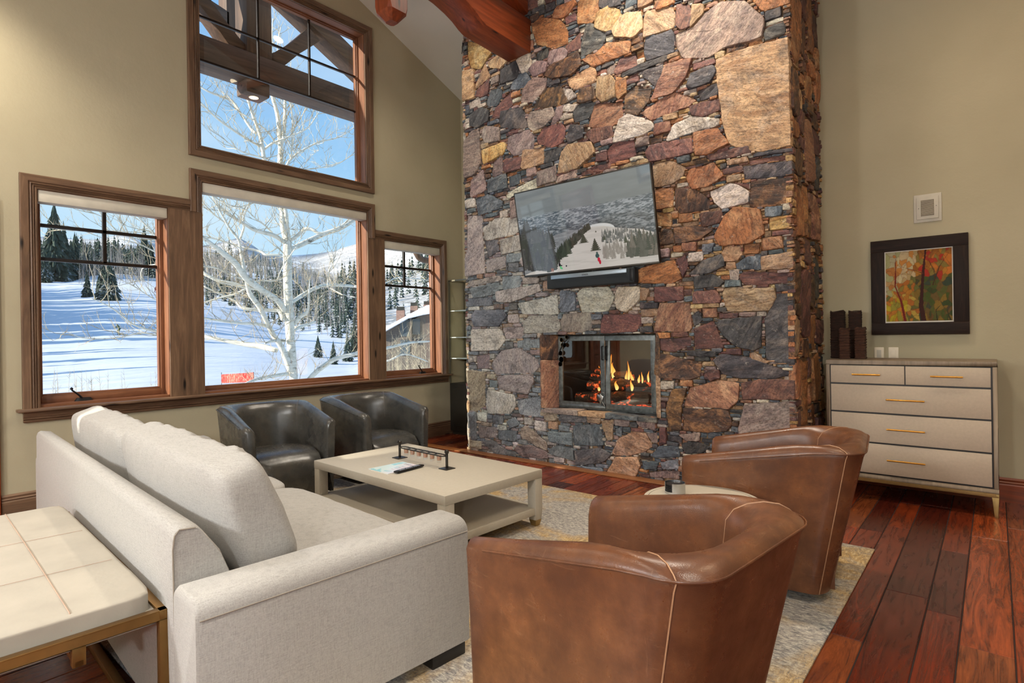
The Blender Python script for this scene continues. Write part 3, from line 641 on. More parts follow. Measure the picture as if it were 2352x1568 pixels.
# firebox reveal stones and ledge
def rev(x0, y0, x1, y1, z0, z1, key):
    L = hypot(x1-x0, y1-y0); dx, dy = (x1-x0)/L, (y1-y0)/L
    nx, ny = dy, -dx
    sw.stone([(0, z0), (L, z0), (L, z1), (0, z1)], key, lambda u, v_, h_: (x0+dx*u+nx*h_, y0+dy*u+ny*h_, v_), rs_, 0.01, rough=0.7)
rev(-3.825, 5.045, -3.70, 5.205, 0.60, 1.12, 'M'); rev(-3.825, 5.045, -3.70, 5.205, 1.13, 1.40, 'D')
rev(-2.52, 5.205, -2.452, 5.045, 0.60, 1.00, 'T'); rev(-2.52, 5.205, -2.452, 5.045, 1.01, 1.40, 'D')
for (a, b, k) in ((-3.82, -3.35, 'P'), (-3.34, -3.02, 'T'), (-3.01, -2.66, 'B'), (-2.65, -2.46, 'G')):
    sw.stone([(a, 5.03), (b, 5.03), (b, 5.22), (a, 5.22)], k, lambda u, v_, h_: (u, v_, 0.585+h_), rs_, 0.014, rough=0.6)
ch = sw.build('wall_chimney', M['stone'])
mo = MB(); e_ = 0.004
mo.box(CX0+e_, FB[0], CY, YR, 0, 5.40).box(FB[1], CX1-e_, CY, YR, 0, 5.40).box(FB[0], FB[1], CY, YR, 0, FB[2]-0.015).box(FB[0], FB[1], CY, YR, FB[3], 5.40)
mm = mo.build('wall_chimney.001', M['mortar'])
tag(ch, kind='structure'); tag(mm, kind='structure')
# hearth border plank
m = MB(); m.box(-5.10, -1.20, 4.93, 5.06, 0.0, 0.012)
tag(m.build('trim_3', wood('hearth_border', srgb(90, 52, 30), srgb(132, 84, 50), srgb(156, 106, 66), 'x', 0.35, False), None, 0.004), kind='structure')
tag(MB().box(-6.02, -5.10, 4.92, 5.06, 0.0, 0.006).build('trim_4', wood('floor_border', srgb(120, 66, 34), srgb(150, 92, 50), srgb(176, 116, 66), 'x', 0.3, False), None, 0.002), kind='structure')

# ------------------------------------------------------------------ firebox and doors
fb = MB()
fx0, fx1, fy0, fy1, fz0, fz1 = -3.74, -2.52, 5.24, 5.92, 0.60, 1.40
M['firebrick'] = plain('sooty_firebrick', srgb(44, 34, 28), 0.9, var=0.3, scale=10, bump=0.3)
fb.box(fx0, fx0+0.01, fy0, fy1, fz0, fz1).box(fx1-0.01, fx1, fy0, fy1, fz0, fz1).box(fx0, fx1, fy1-0.01, fy1, fz0, fz1).box(fx0, fx1, fy0, fy1, fz0-0.01, fz0).box(fx0, fx1, fy0, fy1, fz1-0.01, fz1)
tag(fb.build('wall_firebox', M['firebrick']), kind='structure')
fd = tag(empty('fireplace_doors', (-3.11, 5.20, 0.60)), 'twin iron and glass fireplace doors with hammered frame set in the stone chimney', 'fireplace doors')
P_ = lambda x, y, z: (x+3.11, y-5.20, z-0.60)
def fbox(mb, x0, x1, y0, y1, z0, z1): a = P_(x0, y0, z0); b = P_(x1, y1, z1); return mb.box(a[0], b[0], a[1], b[1], a[2], b[2])
m = MB(); fbox(m, -3.80, -2.46, 5.215, 5.235, 0.602, 0.64); fbox(m, -3.80, -2.46, 5.215, 5.235, 1.355, 1.40); fbox(m, -3.80, -3.68, 5.215, 5.235, 0.64, 1.355); fbox(m, -2.55, -2.46, 5.215, 5.235, 0.64, 1.355)
m.build('frame', M['iron'], fd, 0.003)
for side, (a, b) in enumerate(((-3.69, -3.105), (-3.098, -2.535))):
    dm = MB(); w = 0.052
    fbox(dm, a, b, 5.190, 5.212, 0.625, 0.625+w); fbox(dm, a, b, 5.190, 5.212, 1.385-w, 1.385)
    fbox(dm, a, a+w, 5.190, 5.212, 0.625+w, 1.385-w); fbox(dm, b-w, b, 5.190, 5.212, 0.625+w, 1.385-w)
    k = 0.625
    # scalloped hammered edging
    for zz in (0.625, 1.385):
        x = a+0.01
        while x < b-0.01: dm.lathe([(0.001, -0.004), (0.007, 0), (0.001, 0.004)], P_(x, 5.188, zz), 5); x += 0.016
    door = dm.build('door', M['iron'], fd, 0.002)
    g_ = MB(); fbox(g_, a+w-0.004, b-w+0.004, 5.199, 5.202, 0.62+w, 1.39-w); g_.build('glass', M['fire_glass'], door)
    hx = b-0.018 if side == 0 else a+0.018
    hm = MB(); pts = []
    for q in range(41):
        t_ = q/40; pts.append(P_(hx, 5.165, 1.14+0.13*t_))
    for ph in (0, PI):
        hm.tube([(p[0]+0.004*cos(q*0.9+ph), p[1]+0.004*sin(q*0.9+ph), p[2]) for q, p in enumerate(pts)], 0.0045, 6)
    for zz in (1.135, 1.275): hm.tube([P_(hx, 5.165, zz), P_(hx, 5.190, zz)], 0.006, 6)
    hm.build('handle', M['black'], door, smooth=50)
    if side == 0:
        br_ = MB(); pth = [P_(-3.68, 5.180, 1.18), P_(-3.655, 5.175, 1.24), P_(-3.62, 5.172, 1.29), P_(-3.565, 5.172, 1.345), P_(-3.535, 5.172, 1.40-0.03)]
        br_.tube(pth, [0.006, 0.006, 0.005, 0.004, 0.003], 6); br_.build('iron_twig', M['black'], door, smooth=50)
        for (lx, lz, s_, c_) in ((-3.635, 1.345, 0.022, 1), (-3.565, 1.375, 0.020, 1), (-3.625, 1.29, 0.020, 1), (-3.595, 1.285, 0.021, 0), (-3.65, 1.20, 0.024, 0), (-3.64, 1.13, 0.03, 0), (-3.655, 1.08, 0.024, 0)):
            lf = MB(); rim = [P_(lx+s_*cos(q*PI/6)*(1-0.15*(q == 3)), 5.170+0.003*(q % 2), lz+s_*1.1*sin(q*PI/6)) for q in range(12)]
            rim2 = [(p[0], p[1]-0.003, p[2]) for p in rim]; lf.rings([rim, rim2]); lf.build('iron_leaf', M['brass2'] if c_ else M['black'], door)
lf = MB()
sh = [(0, 0.055), (0.012, 0.035), (0.035, 0.02), (0.03, -0.01), (0.012, -0.035), (0.0, -0.062), (-0.016, -0.03), (-0.03, -0.02), (-0.036, 0.012), (-0.034, 0.04), (-0.012, 0.03)]
lf.rings([[P_(-3.15+u, 5.172, 0.735+v_) for u, v_ in sh], [P_(-3.15+u, 5.166, 0.735+v_) for u, v_ in sh]])
lf.tube([P_(-3.15, 5.168, 0.78), P_(-3.12, 5.165, 0.80), P_(-3.10, 5.168, 0.79)], 0.004, 6); lf.tube([P_(-3.13, 5.17, 0.70), P_(-3.10, 5.166, 0.66)], 0.004, 6)
lf.build('leaf_latch', M['steel'], fd, 0.002)
# logs, embers, flames
t = NT('charred_log', 0.9)
f = t.noise(t.co((3, 14, 14)), 3, 5, 0.7); t.color(t.ramp(f, [(0.3, srgb(30, 22, 18)), (0.55, srgb(76, 56, 42)), (0.75, srgb(120, 100, 82))]))
el_ = t.noise(t.co((4, 4, 4)), 3.3, 4, 0.7)
t.l(t.ramp(el_, [(0.58, (0, 0, 0, 1)), (0.66, (0.9, 0.10, 0.02, 1)), (0.8, (1, 0.45, 0.1, 1))]), t.b.inputs['Emission Color'])
t.b.inputs['Emission Strength'].default_value = 1.3; t.bump(f, 0.8, 0.02); M['log'] = t.m
lr = random.Random(4)
LOGS = [((-3.60, 5.42, 0.70), (-2.75, 5.50, 0.72), 0.065, 'thick charred log lying low across the front of the fire'), ((-3.50, 5.60, 0.72), (-2.65, 5.62, 0.70), 0.07, 'thick charred log at the back of the fire'),
        ((-3.45, 5.42, 0.83), (-2.68, 5.62, 0.88), 0.06, 'charred log crossing the middle of the stack, sawn end at the right'), ((-3.52, 5.62, 0.92), (-2.95, 5.46, 0.85), 0.045, 'thin glowing log sloping down from the left of the fire'), ((-3.40, 5.50, 0.99), (-2.98, 5.58, 0.94), 0.036, 'small log on top of the burning stack')]
for (a, b, r_, lab) in LOGS:
    A, B = Vector(a), Vector(b); m = MB(); n = 12
    o_ = A.copy(); pts = [(A.lerp(B, q/n)-o_+Vector((0, 0.012*lr.uniform(-1, 1), 0.012*lr.uniform(-1, 1)))) for q in range(n+1)]
    m.tube(pts, [r_*lr.uniform(0.88, 1.1) for _ in pts], 12)
    o = m.build('firewood_log', M['log'], None, smooth=60); o.location = A; tag(o, lab, 'log', 'logs burning in the fireplace')
t = NT('ember', 0.9, base=srgb(30, 12, 8)); f = t.noise(t.co(), 30, 3, 0.6)
t.l(t.ramp(f, [(0.42, (0.01, 0.0, 0.0, 1)), (0.55, (0.8, 0.06, 0.02, 1)), (0.75, (1, 0.35, 0.08, 1))]), t.b.inputs['Emission Color']); t.b.inputs['Emission Strength'].default_value = 1.6
m = MB()
for q in range(130):
    x, y = lr.uniform(-3.45, -2.7), lr.uniform(5.36, 5.66); s_ = lr.uniform(0.010, 0.024)
    vs = [(x+s_*lr.uniform(.6, 1.2)*cos(k*PI/3), y+s_*lr.uniform(.6, 1.2)*sin(k*PI/3), 0.612) for k in range(6)]
    m.rings([vs, [(a*0.7+x*0.3, b*0.7+y*0.3, 0.612+s_*1.3) for a, b, c_ in vs]])
tag(m.build('ember_bed', t.m), 'bed of glowing red embers under the logs', 'embers', kind='stuff')
fm = bpy.data.materials.new('flame'); fm.use_nodes = True; nt = fm.node_tree; nt.nodes.clear()
o_ = nt.nodes.new('ShaderNodeOutputMaterial'); em = nt.nodes.new('ShaderNodeEmission'); tr = nt.nodes.new('ShaderNodeBsdfTransparent'); ms = nt.nodes.new('ShaderNodeMixShader')
ac = nt.nodes.new('ShaderNodeAttribute'); ac.attribute_name = 'fc'; lw = nt.nodes.new('ShaderNodeLayerWeight'); lw.inputs[0].default_value = 0.35
rr = nt.nodes.new('ShaderNodeValToRGB'); rr.color_ramp.elements[0].color = (0.9, 0.9, 0.9, 1); rr.color_ramp.elements[1].color = (0, 0, 0, 1); rr.color_ramp.elements[1].position = 0.8
nt.links.new(lw.outputs['Facing'], rr.inputs[0]); nt.links.new(rr.outputs[0], ms.inputs[0]); nt.links.new(tr.outputs[0], ms.inputs[1]); nt.links.new(em.outputs[0], ms.inputs[2])
nt.links.new(ac.outputs['Color'], em.inputs[0]); em.inputs[1].default_value = 2.2; nt.links.new(ms.outputs[0], o_.inputs[0])
fr_ = random.Random(9); m = MB(); fcs = []
FL = [(-3.24, 5.52, 0.93, 0.25, 0.040), (-3.28, 5.50, 0.93, 0.15, 0.034), (-3.20, 5.53, 0.93, 0.16, 0.034), (-3.36, 5.50, 0.96, 0.09, 0.020), (-3.31, 5.46, 0.90, 0.10, 0.018), (-3.17, 5.46, 0.92, 0.12, 0.016), (-3.00, 5.5, 0.87, 0.24, 0.020), (-2.97, 5.52, 0.86, 0.14, 0.026), (-3.03, 5.5, 0.88, 0.13, 0.018), (-2.88, 5.50, 0.88, 0.09, 0.018), (-2.84, 5.50, 0.88, 0.12, 0.014), (-2.78, 5.52, 0.89, 0.12, 0.016), (-2.74, 5.52, 0.90, 0.08, 0.012), (-2.70, 5.52, 0.90, 0.06, 0.010), (-3.22, 5.40, 0.78, 0.12, 0.03), (-3.10, 5.42, 0.80, 0.10, 0.03), (-3.32, 5.42, 0.78, 0.08, 0.025), (-2.92, 5.42, 0.80, 0.12, 0.024)]
for (x, y, z, h_, r_) in FL:
    rings = []; ph = fr_.uniform(0, 6)
    for q in range(15):
        t_ = q/14; rad = r_*(sin(PI*min(1, t_*0.86+0.12))**1.1)*(1-t_*0.55)
        if q == 14: rad = 0.0008
        ox = 0.35*r_*sin(ph+t_*5)*t_*1.6; oy = 0.3*r_*cos(ph*1.3+t_*4)*t_
        rings.append([(x+ox+rad*cos(k*PI/5), y+oy+rad*0.6*sin(k*PI/5), z+h_*t_) for k in range(10)])
        fcs += [(1.0, 0.62-0.42*t_, 0.20*(1-t_)**1.5+0.02, 1)]*10
    m.rings(rings)
me = m.mesh('flame'); at = me.color_attributes.new('fc', 'FLOAT_COLOR', 'POINT'); at.data.foreach_set('color', [q for c_ in fcs for q in c_])
tag(obj('fire', me, fm, None, 180), 'yellow and orange flames rising from the burning logs', 'fire', kind='stuff')
ld = bpy.data.lights.new('firelight', 'POINT'); lo = bpy.data.objects.new('firelight', ld); C.objects.link(lo); lo.location = (-3.1, 5.42, 1.0)
ld.energy = 7; ld.color = (1, 0.42, 0.14); ld.shadow_soft_size = 0.24

# ------------------------------------------------------------------ television and soundbar
tv = tag(empty('television', (-3.165, 4.886, 2.497)), 'flat television tilted forward on the stone chimney showing skiers on a snowy run', 'television')
tv.rotation_euler = (radians(10.2), radians(-0.3), 0)
TW, TH = 1.60, 0.90
MB().box(-TW/2, TW/2, 0.0, 0.035, -TH/2, TH/2).build('back_shell', M['black'], tv, 0.006)
m = MB(); b_ = 0.010
m.box(-TW/2-0.003, TW/2+0.003, -0.012, 0.004, TH/2-b_, TH/2+0.003).box(-TW/2-0.003, TW/2+0.003, -0.012, 0.004, -TH/2-0.012, -TH/2+b_)
m.box(-TW/2-0.003, -TW/2+b_*.8, -0.012, 0.004, -TH/2, TH/2).box(TW/2-b_*.8, TW/2+0.003, -0.012, 0.004, -TH/2, TH/2)
m.build('bezel', M['gunmetal'], tv, 0.002)
NX, NY = 640, 360
def fbm(x, y, seed, o=4):
    r = np.zeros_like(x); a = 1.0
    for k in range(o):
        rs = np.random.RandomState(seed+k); G = rs.rand(64, 64); xx = (x*2**k) % 63; yy = (y*2**k) % 63
        i = xx.astype(int); j = yy.astype(int); fx_ = xx-i; fy_ = yy-j; fx_ = fx_*fx_*(3-2*fx_); fy_ = fy_*fy_*(3-2*fy_)
        r += a*((G[j, i]*(1-fx_)+G[j, i+1]*fx_)*(1-fy_)+(G[j+1, i]*(1-fx_)+G[j+1, i+1]*fx_)*fy_); a *= 0.5
    return r/1.9
uu, vv = np.meshgrid(np.linspace(0, 1, NX), np.linspace(0, 1, NY))     # v down
def L3(c): return np.array(srgb(*c)[:3])
n1 = fbm(uu*9, vv*30, 3); n2 = fbm(uu*30, vv*60, 8); n3 = fbm(uu*120, vv*24, 12); n4 = fbm(uu*60, vv*160+uu*20, 19)
def sstep(a, b, x): q = np.clip((x-a)/(b-a), 0, 1); return (q*q*(3-2*q))[..., None]
def interp(xs, ys): return np.interp(uu, xs, ys)
img = np.ones((NY, NX, 3))*L3((126, 133, 134)); img = img*(1.0+0.22*(0.4-vv[..., None])+(n1[..., None]-0.5)*0.25)
ridge = 0.275+0.02*fbm(uu*6, uu*0+2, 5)
val = L3((84, 96, 104))*(1-sstep(.40, .62, n4*0.6+n2*0.4))+L3((164, 170, 174))*sstep(.40, .62, n4*0.6+n2*0.4)
val = val*(0.80+0.45*n1[..., None])*(1-0.25*sstep(.35, .6, vv))
k_ = sstep(0, .03, vv-ridge); img = img*(1-k_)+val*k_
dk = sstep(.50, .62, fbm(uu*9+3, vv*26-uu*6, 28))*sstep(.38, .50, vv); img = img*(1-0.55*dk)+L3((46, 56, 62))*0.55*dk
hill2 = interp([0, .15, .3, .4, .5, .6], [.9, .63, .56, .53, .55, .62]); k_ = sstep(-.004, .006, vv-hill2)*sstep(.64, .60, uu) if False else sstep(-.004, .006, vv-hill2)*(uu < .5)[..., None]; img = img*(1-k_*0.8)+(L3((150, 152, 154))*(0.6+0.6*n2[..., None]))*k_*0.8
h1 = interp([0, .05, .12, .22, .27, .3, .36, .42, .48, .53, .58, .66, .78, .9, 1], [.99, .965, .95, .985, .95, .87, .79, .72, .64, .57, .535, .545, .60, .635, .70])
dome = 0.585-0.075*np.sqrt(np.clip(1-((uu-.62)/.115)**2, 0, 1)); k_ = (np.abs(uu-.62) < .115)[..., None]*sstep(-.003, .004, vv-dome)*sstep(.66, .60, vv); img = img*(1-k_)+L3((216, 216, 214))*k_
k_ = sstep(-.002, .004, vv-h1); sn_ = L3((208, 202, 194))*(0.93+0.12*n1[..., None]); sn_ = sn_*(1-0.10*sstep(.5, .6, fbm(uu*5, vv*30, 33))); img = img*(1-k_)+sn_*k_
def stamp(u, v, h_, wr, col, jag=1.0):
    """small conifer painted into the picture"""
    j0, j1 = max(0, int((v-h_)*NY)), min(NY, int(v*NY)+1); w_ = h_*wr*9/16; i0, i1 = max(0, int((u-w_)*NX)), min(NX, int((u+w_)*NX)+2)
    if j1 <= j0 or i1 <= i0: return
    U, V = uu[j0:j1, i0:i1], vv[j0:j1, i0:i1]; t_ = (V-(v-h_))/h_
    q = np.abs(U-u) < w_*t_*(0.55+0.45*np.abs(np.sin(t_*22+u*900)))
    img[j0:j1, i0:i1][q] = L3(col)*(0.7+0.6*n3[j0:j1, i0:i1][q][:, None])
tr_ = random.Random(8)
for q in range(520):                                   # the dark wood running up the ridge
    u = tr_.uniform(.20, .56); e0 = float(np.interp(u, [.20, .27, .3, .36, .42, .48, .53, .57], [.98, .93, .86, .79, .72, .64, .57, .545])); v = e0-tr_.uniform(0, .10)*min(1, (.60-u)*4); stamp(u, v+0.01, tr_.uniform(.05, .10)*(1.25-u), .34, tr_.choice([(44, 56, 46), (54, 62, 52), (66, 70, 62)]))
for q in range(260):                                   # left foreground wood
    u = tr_.uniform(-.01, .27); v = tr_.uniform(.62, .95+u*.1); stamp(u, v, tr_.uniform(.10, .22), .26, tr_.choice([(56, 60, 60), (74, 76, 74), (90, 88, 84), (60, 66, 58)]))
for (u, v, h_) in ((.075, .56, .24), (.055, .50, .18), (.14, .62, .22), (.12, .56, .14), (.165, .60, .15)): stamp(u, v, h_, .42, (74, 76, 74))
for q in range(200):                                   # right hillside woods
    u = tr_.uniform(.64, 1.0); v = tr_.uniform(.60, .72)+max(0, u-.8)*.6; stamp(u, v+0.02, tr_.uniform(.03, .07), .3, tr_.choice([(110, 112, 112), (88, 94, 92), (140, 138, 134)]))
for q in range(110):
    u = tr_.uniform(.80, 1.0); v = tr_.uniform(.80, .93); stamp(u, v, tr_.uniform(.08, .20)*(.5+.6*(1-abs(u-.9)*6)), .30, tr_.choice([(62, 72, 66), (84, 88, 82), (110, 106, 98)]))
for q in range(60):
    u = tr_.uniform(.64, .80); v = tr_.uniform(.80, .92); stamp(u, v, tr_.uniform(.05, .12), .22, (150, 144, 136))
for (u, v, h_, w_) in ((.505, .70, .11, .6), (.585, .80, .14, .5), (.345, .83, .12, .5), (.38, .80, .12, .5), (.655, .70, .06, .4), (.60, .60, .02, .5), (.80, .76, .08, .4), (.945, .70, .03, .5)): stamp(u, v, h_, w_, (60, 70, 58))
def blob(u, v, a, b, col):
    q = ((uu-u)/a)**2+((vv-v)/b)**2 < 1; img[q] = L3(col)
blob(.300, .890, .005, .014, (22, 24, 30)); blob(.300, .915, .009, .020, (26, 28, 36)); blob(.312, .925, .010, .006, (26, 28, 36)); blob(.306, .945, .006, .018, (96, 196, 128)); blob(.315, .958, .006, .012, (96, 196, 128))
blob(.592, .830, .007, .014, (60, 90, 86)); blob(.592, .862, .014, .026, (44, 84, 84)); blob(.600, .905, .010, .024, (200, 34, 64)); blob(.607, .935, .008, .024, (190, 30, 60))
blob(.236, .885, .006, .014, (54, 52, 56)); blob(.236, .92, .009, .028, (60, 58, 62)); blob(.232, .965, .005, .024, (144, 88, 62)); blob(.243, .965, .005, .024, (144, 88, 62)); blob(.352, .935, .006, .010, (50, 50, 56)); blob(.28, .83, .004, .010, (60, 60, 60)); blob(.40, .77, .004, .007, (60, 60, 60))
gx = np.linspace(-TW/2+.006, TW/2-.006, NX); gz = np.linspace(TH/2-.006, -TH/2+.006, NY); GX, GZ = np.meshgrid(gx, gz)
def grid_mesh(name, GX, GY, GZ, img, attr='pic'):
    ny, nx = GX.shape; co = np.stack([GX, GY, GZ], -1).reshape(-1, 3); i = np.arange(ny*nx).reshape(ny, nx)
    q = np.stack([i[1:, :-1], i[1:, 1:], i[:-1, 1:], i[:-1, :-1]], -1).reshape(-1, 4)
    me = bpy.data.meshes.new(name); me.from_pydata(co.tolist(), [], q.tolist())
    at = me.color_attributes.new(attr, 'FLOAT_COLOR', 'POINT'); a4 = np.ones((ny*nx, 4), np.float32); a4[:, :3] = np.clip(img.reshape(-1, 3), 0, 1); at.data.foreach_set('color', a4.ravel()); return me
t = NT('tv_picture', 0.04, base=(0.01, 0.01, 0.01, 1), spec=0.8); t.l(t.attr('pic'), t.b.inputs['Emission Color']); t.b.inputs['Emission Strength'].default_value = 0.75
obj('screen', grid_mesh('screen', GX, GX*0-0.009, GZ, img), t.m, tv)
m = MB().box(-0.2, 0.2, 0.035, 0.12, -0.12, 0.15); m.build('wall_bracket', M['black'], tv)
sb = tag(empty('soundbar', (-3.14, 4.99, 1.965)), 'black soundbar with a silver strip mounted under the tilted television', 'soundbar')
MB().box(-0.515, 0.515, -0.045, 0.055, -0.075, 0.070).build('speaker_body', plain('speaker_cloth', srgb(36, 42, 46), 0.85, scale=60, bump=0.3), sb, 0.012, 3)
MB().box(-0.455, 0.44, -0.052, -0.040, 0.022, 0.062).build('silver_strip', plain('silver_strip', srgb(150, 164, 176), 0.35, 0.6), sb, 0.002)
me = text_mesh('SONOS', 0.022); o = obj('logo', me, M['black'], sb); o.rotation_euler = (radians(90), 0, 0); o.location = (-0.03, -0.0525, 0.040)
MB().box(0.47, 0.508, -0.050, -0.030, -0.060, 0.060).build('end_control_panel', M['black'], sb, 0.006)
MB().box(-0.3, 0.3, 0.05, 0.08, 0.05, 0.09).build('bracket', M['black'], sb)
# ------------------------------------------------------------------ interior timber truss
tt = tag(empty('timber_truss', (-4.07, RIDGE_Y, 4.5)), 'red-brown heavy timber truss with arched tie beam running into the stone chimney', 'roof truss')
T_ = lambda x, y, z: (x+4.07, y-RIDGE_Y, z-4.5)
def arch():
    bot = [(5.06, 4.53), (4.33, 4.545), (4.25, 4.575), (4.16, 4.625), (4.05, 4.665), (3.9, 4.70), (3.7, 4.72), (3.45, 4.725)]
    bot = bot+[(2*RIDGE_Y-a, b) for a, b in reversed(bot)]
    return bot+[(2*RIDGE_Y-5.09, 4.905), (5.09, 4.905)]
MB().prism(arch(), lambda u, v, t_: T_(t_, u, v), -4.235, -3.905).build('tie_beam', M['beam_y'], tt, 0.014, 2)
for s_ in (1, -1):
    f_ = lambda u, v, t_, s_=s_: T_(t_, RIDGE_Y+s_*u, v)
    q = [(0, 5.98), (1.70, 5.98-SL*1.70), (1.70, 5.66-SL*1.70), (0, 5.66)]
    MB().prism(q, f_, -4.20, -3.94).build('rafter', M['beam_y'], tt, 0.01)
    q = [(0.10, 4.9), (0.30, 4.9), (1.05, 5.28), (0.90, 5.36)]
    MB().prism(q, f_, -4.16, -3.98).build('strut', M['beam_y'], tt, 0.01)
kp = MB(); s_ = 0.105; cy_ = 3.255-RIDGE_Y
def octo(r, c_, z): return [(a*r if abs(a) == 1 else a*c_, cy_+(b*r if abs(b) == 1 else b*c_), z) for a, b in ()] 
def sq(r, ch_, z): return [(r, cy_-r+ch_, z), (r, cy_+r-ch_, z), (r-ch_, cy_+r, z), (-r+ch_, cy_+r, z), (-r, cy_+r-ch_, z), (-r, cy_-r+ch_, z), (-r+ch_, cy_-r, z), (r-ch_, cy_-r, z)]
kp.rings([sq(0.045, 0.02, -0.31), sq(0.105, 0.03, -0.235), sq(0.105, 0.012, -0.18), sq(0.105, 0.008, 1.45)])
kp.build('king_post', M['beam_z'], tt, smooth=25)

# ------------------------------------------------------------------ barrel armchairs
def chair(name, lm, thread, label, grp, loc, rz):
    r = tag(empty(name, loc, rz), label, 'armchair', grp)
    hw, xb, xf = 0.395, -0.437, 0.437
    zf, zb = 0.682, 0.800
    N = 9
    def path(hw, xb, xf, R, Rn):
        p = [(xf, -hw)]
        for k in range(1, 8): p.append((xf+(xb+R-xf)*k/8, -hw))
        for k in range(N+1):
            a = -PI/2-PI/2*k/N; p.append((xb+R+R*cos(a), -hw+R+R*sin(a)))
        for k in range(1, 5): p.append((xb, -hw+R+(2*hw-2*R)*k/5))
        for k in range(N+1):
            a = PI-PI/2*k/N; p.append((xb+R+R*cos(a), hw-R+R*sin(a)))
        for k in range(1, 9): p.append((xb+R+(xf-xb-R)*k/8, hw))
        return [(a, b*(1-0.03*max(0, min(1, (a+0.2)/0.64)))) for a, b in p]
    outer = path(hw, xb, xf, 0.15, N); inner = path(hw-0.095, xb+0.135, xf, 0.26, N)
    def zt(x): return zf+(zb-zf)*min(1, max(0, (xf-x)/(xf-(-0.25))))
    rings = []
    for (ox, oy), (ix, iy) in zip(outer, inner):
        z1 = zt(ox); back = max(0.0, (0.1-ox)/0.52)          # 0 front, 1 back
        def low(z):      # taper toward the floor
            t_ = 1-z/z1; kx = 1-0.0*t_; 
            return (ox+(0.17*back**1.3)*t_, oy*(1-0.10*t_))
        b0 = low(0.05); b1 = low(0.25); b2 = low(z1*0.6); b3 = low(z1-0.05)
        dx, dy = ix-ox, iy-oy
        sec = [(b0[0], b0[1], 0.05), (b1[0], b1[1], 0.25), (b2[0], b2[1], z1*0.6), (b3[0], b3[1], z1-0.05), (ox, oy, z1-0.022)]
        for t_, h_ in ((0.06, -0.010), (0.2, 0.006), (0.42, 0.010), (0.65, 0.000), (0.85, -0.022), (0.97, -0.06)):
            sec.append((ox+dx*t_, oy+dy*t_, z1+h_))
        sec += [(ix, iy, z1-0.12), (ix+0.02*back, iy*0.99, z1-0.25), (ix+0.03*back, iy*0.98, 0.30)]
        rings.append(sec)
    m = MB()
    # rounded arm fronts: extra narrowed ring at both ends
    def nose(sec, k):
        ax = 0.018*k; cx_ = sum(p[1] for p in sec)/len(sec)
        ym = (sec[3][1]+sec[-2][1])/2
        return [(p[0]+ax, ym+(p[1]-ym)*(1-0.30*k), p[2]-(0.016*k if p[2] > 0.5 else 0)) for p in sec]
    rr_ = [nose(rings[0], 1), nose(rings[0], 0.45)]+rings+[nose(rings[-1], 0.45), nose(rings[-1], 1)]
    n = len(rr_[0]); vs = [p for q in rr_ for p in q]; fs = []
    for i in range(len(rr_)-1):
        for j in range(n-1): fs.append((i*n+j, i*n+j+1, (i+1)*n+j+1, (i+1)*n+j))
    fs.append(tuple(range(n))); L = (len(rr_)-1)*n; fs.append(tuple(range(L+n-1, L-1, -1)))
    m.add(vs, fs); m.build('shell', lm, r, smooth=50)
    # seat with waterfall front
    st = MB(); prof = [(-0.28, 0.40), (-0.10, 0.425), (0.12, 0.44), (0.27, 0.435), (0.38, 0.405), (0.44, 0.34), (0.450, 0.22), (0.44, 0.06), (-0.28, 0.06)]
    W_ = [-0.262, -0.25, -0.15, 0, 0.15, 0.25, 0.262]
    st.rings([[(x+(-0.012 if abs(y) > 0.255 else 0), y, z-(0.022 if abs(y) > 0.255 else 0)*(z > 0.3)+0.012*(1-(y/0.262)**2)*(z > 0.3)) for x, z in prof] for y in W_])
    st.build('seat', lm, r, smooth=50)
    # piping and seams
    pm = MB(); pm.tube([(p[4][0]*1.006, p[4][1]*1.008, p[4][2]+0.001) for p in rings[1:-1]], 0.0038, 6)
    pm.build('piping', lm, r, smooth=60); 
    for (idx) in (11, len(rings)-12):
        sec = rings[idx]; pm = MB(); pm.tube([(p[0]*1.003, p[1]*1.004, p[2]+(0.001 if p[2] > 0.5 else 0)) for p in sec[:-1]], 0.0022, 5)
        pm.build('seam', thread, r, smooth=60)
    MB().lathe([(0.24, 0.0), (0.25, 0.01), (0.25, 0.05)], (0.02, 0, 0), 28).build('swivel_base', M['black_wood'], r, smooth=30)
    return r
RG = 0.012
chair('barrel_armchair', M['tan_leather'], M['tan_thread'], 'tan brown leather barrel armchair nearest the camera, seen from behind on the rug', None, (-0.925, 1.742, RG), radians(174))
chair('barrel_armchair', M['tan_leather'], M['tan_thread'], 'tan brown leather barrel armchair between the round side table and the dresser', None, (-0.965, 3.535, RG), radians(187))
chair('barrel_armchair', M['dark_leather'], M['dark_thread'], 'dark leather barrel armchair under the window, the left one beside the sofa', None, (-4.95, 2.57, 0.0), radians(-9))
chair('barrel_armchair', M['dark_leather'], M['dark_thread'], 'dark leather barrel armchair under the window, the right one nearer the chimney', None, (-4.89, 3.58, 0.0), radians(-3))

